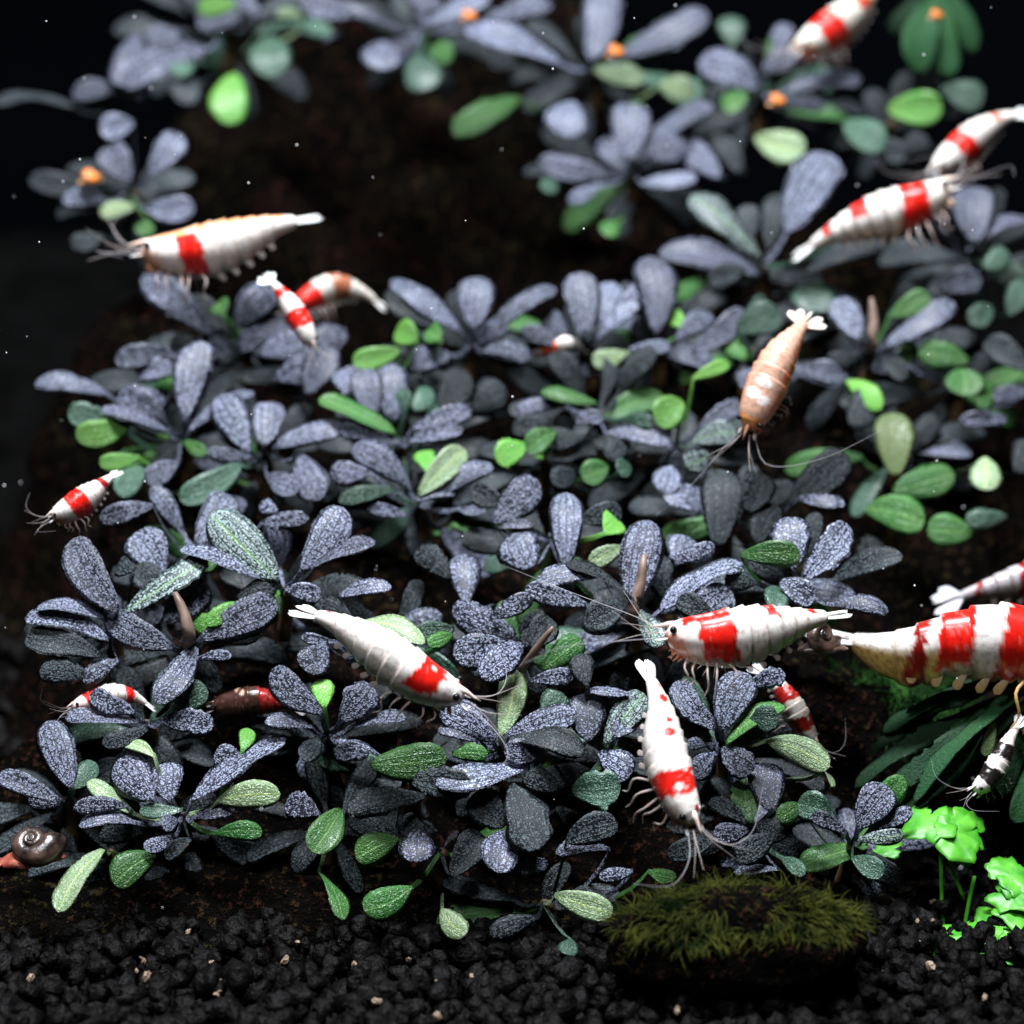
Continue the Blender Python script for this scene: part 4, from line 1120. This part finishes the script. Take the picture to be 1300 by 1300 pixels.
def build_moss():
    c = P(945, 1195, 0.30); rad = (1.55, 0.62, 0.80)
    c = Vector((2.62, 38.95, 0.55))
    t = thing('mossy_stone', (c.x, c.y, 0), 'low dark stone with olive moss strands on the black gravel', 'stone')
    v, f = ellipsoid(c, rad, 48, 26, 0.22, 4)
    mesh_obj('stone', v, f, M_ROCK, t)
    m = moss_strands(c, rad, 3000, 0.26, 5, 0.42, 0.5)
    o = mesh_obj('moss', m.v, m.f, M_MOSS, t); tag(o, kind='stuff')
    c = P(1125, 905, 3.0); rad = (1.0, 0.6, 0.42)
    t = thing('moss_clump', (c.x, c.y, c.z - 0.4), 'deep green fluffy moss clump under the yellow-bellied shrimp', 'moss')
    v, f = ellipsoid(c, rad, 32, 18, 0.3, 8)
    mesh_obj('cushion', v, f, M_MOSSD, t)
    m = moss_strands(c, rad, 2200, 0.34, 9, -0.6, 0.4)
    o = mesh_obj('moss', m.v, m.f, M_MOSSD, t); tag(o, kind='stuff')
    c3 = P(530, 215, 11.8)
    v, f = ellipsoid((c3.x, c3.y + 1.2, c3.z - 1.6), (3.6, 1.8, 4.4), 64, 40, 0.22, 15)
    o = mesh_obj('rock', v, f, M_ROCK); tag(o, 'dark brown rock face at the back of the empty hollow', 'rock')
    # stone that carries the clump and the fern roots
    c2 = P(1240, 960, 3.2)
    v, f = ellipsoid((c2.x, c2.y, 0.5), (1.9, 1.2, 1.15), 40, 22, 0.25, 12)
    o = mesh_obj('rock', v, f, M_ROCK); tag(o, 'blackish rock behind the dark fern leaves', 'rock')


build_moss()

# ---------------------------------------------------------------- ferns
LM['f'] = leaf_material('fern_green', (0.004, 0.022, 0.007), (0.010, 0.045, 0.016), 0.5, 0.1, (0.008, 0.036, 0.011), 0.6, 0.2)
LM['h'] = leaf_material('fern_mid_green', (0.010, 0.050, 0.016), (0.02, 0.08, 0.028), 0.5, 0.15, (0.015, 0.06, 0.016), 0.6, 0.2)


def fern(label, root_px, d, blades):
    r0 = P(*root_px, d + 0.3)
    t = thing('fern', r0, label, 'fern', None)
    v, f = tube_geo([r0 + Vector((0.5, 0.3, -0.35)), r0 + Vector((0.2, 0.1, -0.1)), r0], [0.12, 0.11, 0.07], 8)
    mesh_obj('stem', v, f, M_STEM, t)
    for (bx, by, tx, ty, w, db, dt, c) in blades:
        leaf_mesh(r0, P(bx, by, d + db), P(tx, ty, d + dt), w * 0.8, c, t, d, 0.14)


fern('dark green fern with long pointed leaves below the yellow-bellied shrimp', (1335, 850), 1.5,
     [(1300, 862, 1118, 1010, 34, 0, -0.5, 'f'), (1305, 838, 1150, 905, 28, .1, .1, 'f'), (1270, 900, 1140, 1042, 26, 0, -.5, 'f'),
      (1290, 850, 1100, 960, 26, .4, .3, 'f'), (1308, 900, 1272, 1010, 46, -.1, -.4, 'f'), (1320, 950, 1288, 1045, 44, -.2, -.5, 'h'),
      (1310, 885, 1225, 965, 24, -.1, -.3, 'f'), (1285, 880, 1085, 1000, 22, .2, 0, 'f'), (1300, 850, 1190, 1010, 22, -.1, -.4, 'h'), (1310, 845, 1120, 930, 20, .2, .3, 'f'), (1300, 880, 1160, 1020, 20, -.2, -.6, 'h'), (1300, 870, 1180, 985, 34, .2, 0, 'f'), (1260, 910, 1250, 960, 22, -.3, -.4, 'o'), (1310, 905, 1210, 935, 30, .3, .2, 'h')])
fern('blurred green fern fronds hanging down on the high ledge', (1190, -30), 8.6,
     [(1188, -5, 1165, 92, 56, 0, -.3, 'h'), (1196, -5, 1205, 96, 50, 0, -.2, 'h'), (1205, -10, 1236, 66, 34, 0, 0, 'h'), (1175, -10, 1130, 40, 34, 0, 0, 'f')])

# ---------------------------------------------------------------- lime-green lobed plants on the gravel
M_LIME = None


def lime_material():
    m, nt, b = new_mat('lime_lobes')
    L = nt.links
    tc = N(nt, 'ShaderNodeTexCoord')
    n = N(nt, 'ShaderNodeTexNoise', i_Scale=350.0, i_Detail=3.0)
    L.new(tc.outputs['Object'], n.inputs['Vector'])
    r = ramp(nt, [(0.35, (0.03, 0.26, 0.012, 1)), (0.65, (0.12, 0.46, 0.035, 1))])
    L.new(n.outputs['Fac'], r.inputs[0]); L.new(r.outputs[0], b.inputs['Base Color'])
    b.inputs['Roughness'].default_value = 0.42
    tr = N(nt, 'ShaderNodeBsdfTranslucent'); L.new(r.outputs[0], tr.inputs[0])
    ms = N(nt, 'ShaderNodeMixShader'); ms.inputs[0].default_value = 0.3
    L.new(b.outputs[0], ms.inputs[1]); L.new(tr.outputs[0], ms.inputs[2])
    L.new(ms.outputs[0], nt.nodes['Material Output'].inputs['Surface'])
    return m


M_LIME = lime_material()


def lobed_leaf(center, nrm, rad, rr, lobes, stretch=1.0):
    nrm = nrm.normalized()
    a = nrm.cross(Vector((0.3, 1, 0.2))).normalized(); b = nrm.cross(a)
    rot = rr.uniform(0, 6.28)
    a, b = a * math.cos(rot) + b * math.sin(rot), b * math.cos(rot) - a * math.sin(rot)
    n, rings = 40, 7
    ph = [rr.uniform(0, 6.28) for _ in range(4)]
    top, bot, f = [center + nrm * 0.0], [], []
    for lay in (0, 1):
        pts = []
        for j in range(1, rings + 1):
            s = j / rings
            for k in range(n):
                t = 2 * math.pi * k / n
                e_ = Vector((math.cos(t), math.sin(t), ph[0] * 3))
                rk = 1 + s * (0.42 * mnoise.noise(e_ * 1.3) + 0.30 * mnoise.noise(e_ * 3.1) + 0.05 * math.sin(lobes * t + ph[1]))
                notch = 1 - 0.55 * s * math.exp(-((t - math.pi) / 0.28) ** 2)
                r = rad * s * rk * notch
                h = rad * (-0.10 * s * s + 0.05 * s * s * math.sin(lobes * t + ph[2]) + 0.10 * s * mnoise.noise(e_ * (1 + s * 2)))
                pts.append(center + a * (r * math.cos(t) * stretch) + b * (r * math.sin(t)) + nrm * (h - lay * 0.012 * (1.2 - s)))
        if lay == 0: top += pts
        else: bot = pts
    v = top + bot
    nt_ = 1 + rings * n
    for k in range(n): f.append((0, 1 + k, 1 + (k + 1) % n))
    for j in range(rings - 1):
        for k in range(n):
            k2 = (k + 1) % n
            f.append((1 + j * n + k, 1 + (j + 1) * n + k, 1 + (j + 1) * n + k2, 1 + j * n + k2))
            f.append((nt_ + j * n + k, nt_ + j * n + k2, nt_ + (j + 1) * n + k2, nt_ + (j + 1) * n + k))
    o = (rings - 1) * n
    for k in range(n):
        k2 = (k + 1) % n
        f.append((1 + o + k, nt_ + o + k, nt_ + o + k2, 1 + o + k2))
    f.append(tuple(nt_ + k for k in range(n - 1, -1, -1)))
    return v, f


def lime_plant(label, foot_px, leaves, stems, seed):
    rr = random.Random(seed)
    ft = P(*foot_px)
    t = thing('lobed_plant', (ft.x, ft.y, 0.1), label, 'plant', 'lime green plants on the gravel')
    for (px, py, d, r, tx, ty, tt, lob, st) in leaves:
        v, f = lobed_leaf(P(px, py, d), CV(tx, ty, tt), r * FRAME / 1300, rr, lob, st)
        mesh_obj('leaf', v, f, M_LIME, t)
    for pts in stems:
        p, _ = spline([P(*q) for q in pts], 10)
        v, f = tube_geo(p, [0.026] * 9 + [0.02], 6)
        mesh_obj('stem', v, f, M_LIME, t)


lime_plant('lime green lobed leaves standing on thin bare stems over the gravel', (1200, 1185, 0.8),
           [(1178, 1042, 0.7, 36, -.2, .75, .6, 4, 1.1), (1212, 1058, 0.55, 34, .2, .6, .75, 5, 1.0), (1232, 1050, .7, 26, .4, .6, .7, 4, 1.1),
            (1222, 1086, 0.5, 16, .1, .4, .9, 3, .8), (1200, 1040, .9, 24, 0, .8, .5, 4, 1.2), (1128, 1078, 1.0, 15, -.2, .7, .6, 3, 1.3), (1160, 1036, 0.9, 20, -.4, .6, .6, 3, 1.2)],
           [[(1194, 1050, .65), (1195, 1110, .65), (1198, 1192, .75)], [(1196, 1055, .62), (1208, 1100, .6), (1224, 1142, .7)],
            [(1237, 1112, .55), (1230, 1145, .6), (1222, 1190, .7)]], 3)
lime_plant('low lime green mat of overlapping lobed leaves spreading on the gravel', (1265, 1195, 0.6),
           [(1284, 1112, 0.75, 36, .1, .7, .7, 4, .9), (1296, 1150, 0.6, 38, .2, .75, .6, 5, 1.0), (1262, 1170, 0.5, 28, -.2, .8, .55, 4, 1.3), (1236, 1184, 0.4, 30, -.2, .85, .5, 2, 1.7),
            (1272, 1196, 0.35, 34, .1, .85, .5, 4, 1.3), (1298, 1188, 0.35, 30, .2, .8, .6, 4, 1.0), (1222, 1206, 0.3, 24, -.3, .8, .5, 3, 1.4), (1206, 1198, .4, 20, -.3, .85, .4, 3, 1.6),
            (1248, 1212, 0.25, 22, 0, .8, .6, 3, 1.3), (1305, 1125, .7, 34, .3, .7, .7, 4, 1.0), (1232, 1216, .2, 14, -.2, .7, .7, 3, 1.0), (1285, 1135, .6, 28, -.1, .75, .65, 4, 1.1)],
           [[(1240, 1190, .5), (1250, 1205, .5), (1262, 1215, .5)]], 5)

# ---------------------------------------------------------------- snails
M_SHELL = simple('snail_shell', (0.010, 0.005, 0.004), 0.3, 0.6, 500, 0.4, 0.5, c2=(0.085, 0.05, 0.038))
M_SHELLO = simple('orange_shell', (0.55, 0.17, 0.03), 0.3, 0.35, 300)
M_FOOT = simple('snail_foot', (0.32, 0.06, 0.03), 0.4, 0.5, 500, 0.5, 0.5, c2=(0.45, 0.16, 0.11))
M_FOOTO = simple('orange_foot', (0.45, 0.22, 0.10), 0.4, 0.3, 300)


def snail(label, pos, size, axis, head, mats, tent=True, group=None):
    pos = Vector(pos)
    ax = axis.normalized()
    hd = (head - ax * head.dot(ax)).normalized()
    up = Vector((0, 0, 1))
    t = thing('snail', pos - up * size * 0.75, label, 'snail', group)
    sd = ax.cross(hd).normalized()
    turns, n, m = 3.4, 96, 14
    v, f = [], []
    for i in range(n):
        th = 2 * math.pi * turns * i / (n - 1)
        g = math.exp(0.135 * (th - 2 * math.pi * turns))
        R = size * 0.60 * g; r = size * 0.50 * g
        c = pos + (hd * math.cos(th + 0.6) + sd * math.sin(th + 0.6)) * R - ax * (size * 0.55 * g - size * 0.25)
        radial = (hd * math.cos(th + 0.6) + sd * math.sin(th + 0.6))
        for k in range(m):
            an = 2 * math.pi * k / m
            rib = 1 + 0.018 * math.sin(th * 16)
            v.append(c + (radial * math.cos(an) + ax * math.sin(an) * 1.05) * r * rib)
    for i in range(n - 1):
        for k in range(m):
            k2 = (k + 1) % m
            f.append((i * m + k, i * m + k2, (i + 1) * m + k2, (i + 1) * m + k))
    f.append(tuple(range(m - 1, -1, -1))); f.append(tuple((n - 1) * m + k for k in range(m)))
    mesh_obj('shell', v, f, mats[0], t)
    # foot: tapered slug under the shell with ruffled rim
    fw = (head - up * head.dot(up)).normalized(); sw = up.cross(fw).normalized()
    v, f = [], []
    nr, ns = 18, 14
    for i in range(nr):
        s = i / (nr - 1)
        w = size * 0.52 * math.sqrt(max(0.004, 1 - (2 * s - 1) ** 2)) * (0.7 + 0.45 * s)
        c = pos - up * size * 0.70 + fw * size * (2.3 * s - 1.15)
        for k in range(ns):
            an = 2 * math.pi * k / ns
            ruff = 1 + 0.12 * math.sin(7 * s * 3 + k * 2)
            v.append(c + sw * w * math.cos(an) * ruff + up * (0.30 * w * math.sin(an) + (0.18 * size if math.sin(an) > 0.3 else 0) * math.sin(math.pi * s)))
    for i in range(nr - 1):
        for k in range(ns):
            k2 = (k + 1) % ns
            f.append((i * ns + k, i * ns + k2, (i + 1) * ns + k2, (i + 1) * ns + k))
    f.append(tuple(range(ns - 1, -1, -1))); f.append(tuple((nr - 1) * ns + k for k in range(ns)))
    mesh_obj('foot', v, f, mats[1], t)
    if tent:
        for sg in (-1, 1):
            o = pos - up * size * 0.62 + fw * size * 1.05 + sw * sg * size * 0.2
            p, _ = spline([o, o + fw * size * .35 + sw * sg * size * .22 - up * size * .1, o + fw * size * .75 + sw * sg * size * .3 - up * size * .45], 9)
            vv, ff = tube_geo(p, [size * (0.045 - 0.0045 * i) for i in range(9)], 6)
            mesh_obj('tentacle', vv, ff, mats[1], t)


snail('brown spiral snail with a red foot beside hanging green leaves', P(40, 1068, 0.05), 0.35, CV(-0.15, 0.62, 0.75), CV(-1, -0.1, 0.25), (M_SHELL, M_FOOT))
snail('dark brown snail between the side-on shrimp tail and the large banded shrimp', P(1045, 806, 0.75), 0.27, CV(0.5, 0.3, 0.8), CV(-1, 0, 0.1), (M_SHELL, M_SHELL), False)
for (x, y, d, r, lb) in ((114, 221, 6.6, 0.15, 'small orange snail on a blurred slate leaf above the plump swimming shrimp'), (595, 17, 8.2, 0.12, 'small orange snail on the upper ledge leaves'),
                         (781, 62, 7.9, 0.13, 'small orange snail at the base of the tall blurred leaf'), (986, 124, 7.3, 0.13, 'small orange snail beside pale leaf tips'),
                         (1188, 16, 7.7, 0.10, 'tiny pale snail on the hanging fern frond')):
    snail(lb, P(x, y, d), r, CV(0.3, 0.6, 0.7), CV(-1, 0, 0.3), (M_SHELLO, M_FOOTO), False, 'small snails on the leaves')

# bare twig between the leaves
p, _ = spline([P(662, 850, 0.75), P(676, 830, 0.5), P(690, 812, 0.35), P(702, 796, 0.25)], 9)
v, f = tube_geo(p, [0.055, 0.05, 0.052, 0.045, 0.048, 0.04, 0.042, 0.035, 0.02], 7)
tag(mesh_obj('twig', v, f, M_BUD), 'short bare brown twig sticking up between speckled leaves', 'twig')

# ---------------------------------------------------------------- particles drifting in the water
rr = random.Random(21)
m = MB()
for i in range(150):
    c = P(rr.uniform(-20, 1320), rr.uniform(-20, 1250), rr.uniform(-2.5, 5))
    r = rr.choice((0.006, 0.007, 0.008, 0.010, 0.014))
    q = [c + Vector(w) * r for w in ((1, 0, 0), (-1, 0, 0), (0, 1, 0), (0, -1, 0), (0, 0, 1.4), (0, 0, -1))]
    m.add(q, [(0, 2, 4), (2, 1, 4), (1, 3, 4), (3, 0, 4), (2, 0, 5), (1, 2, 5), (3, 1, 5), (0, 3, 5)])
tag(mesh_obj('suspended_particles', m.v, m.f, M_SPECK), 'fine pale specks drifting in the dark water', 'particles', kind='stuff')
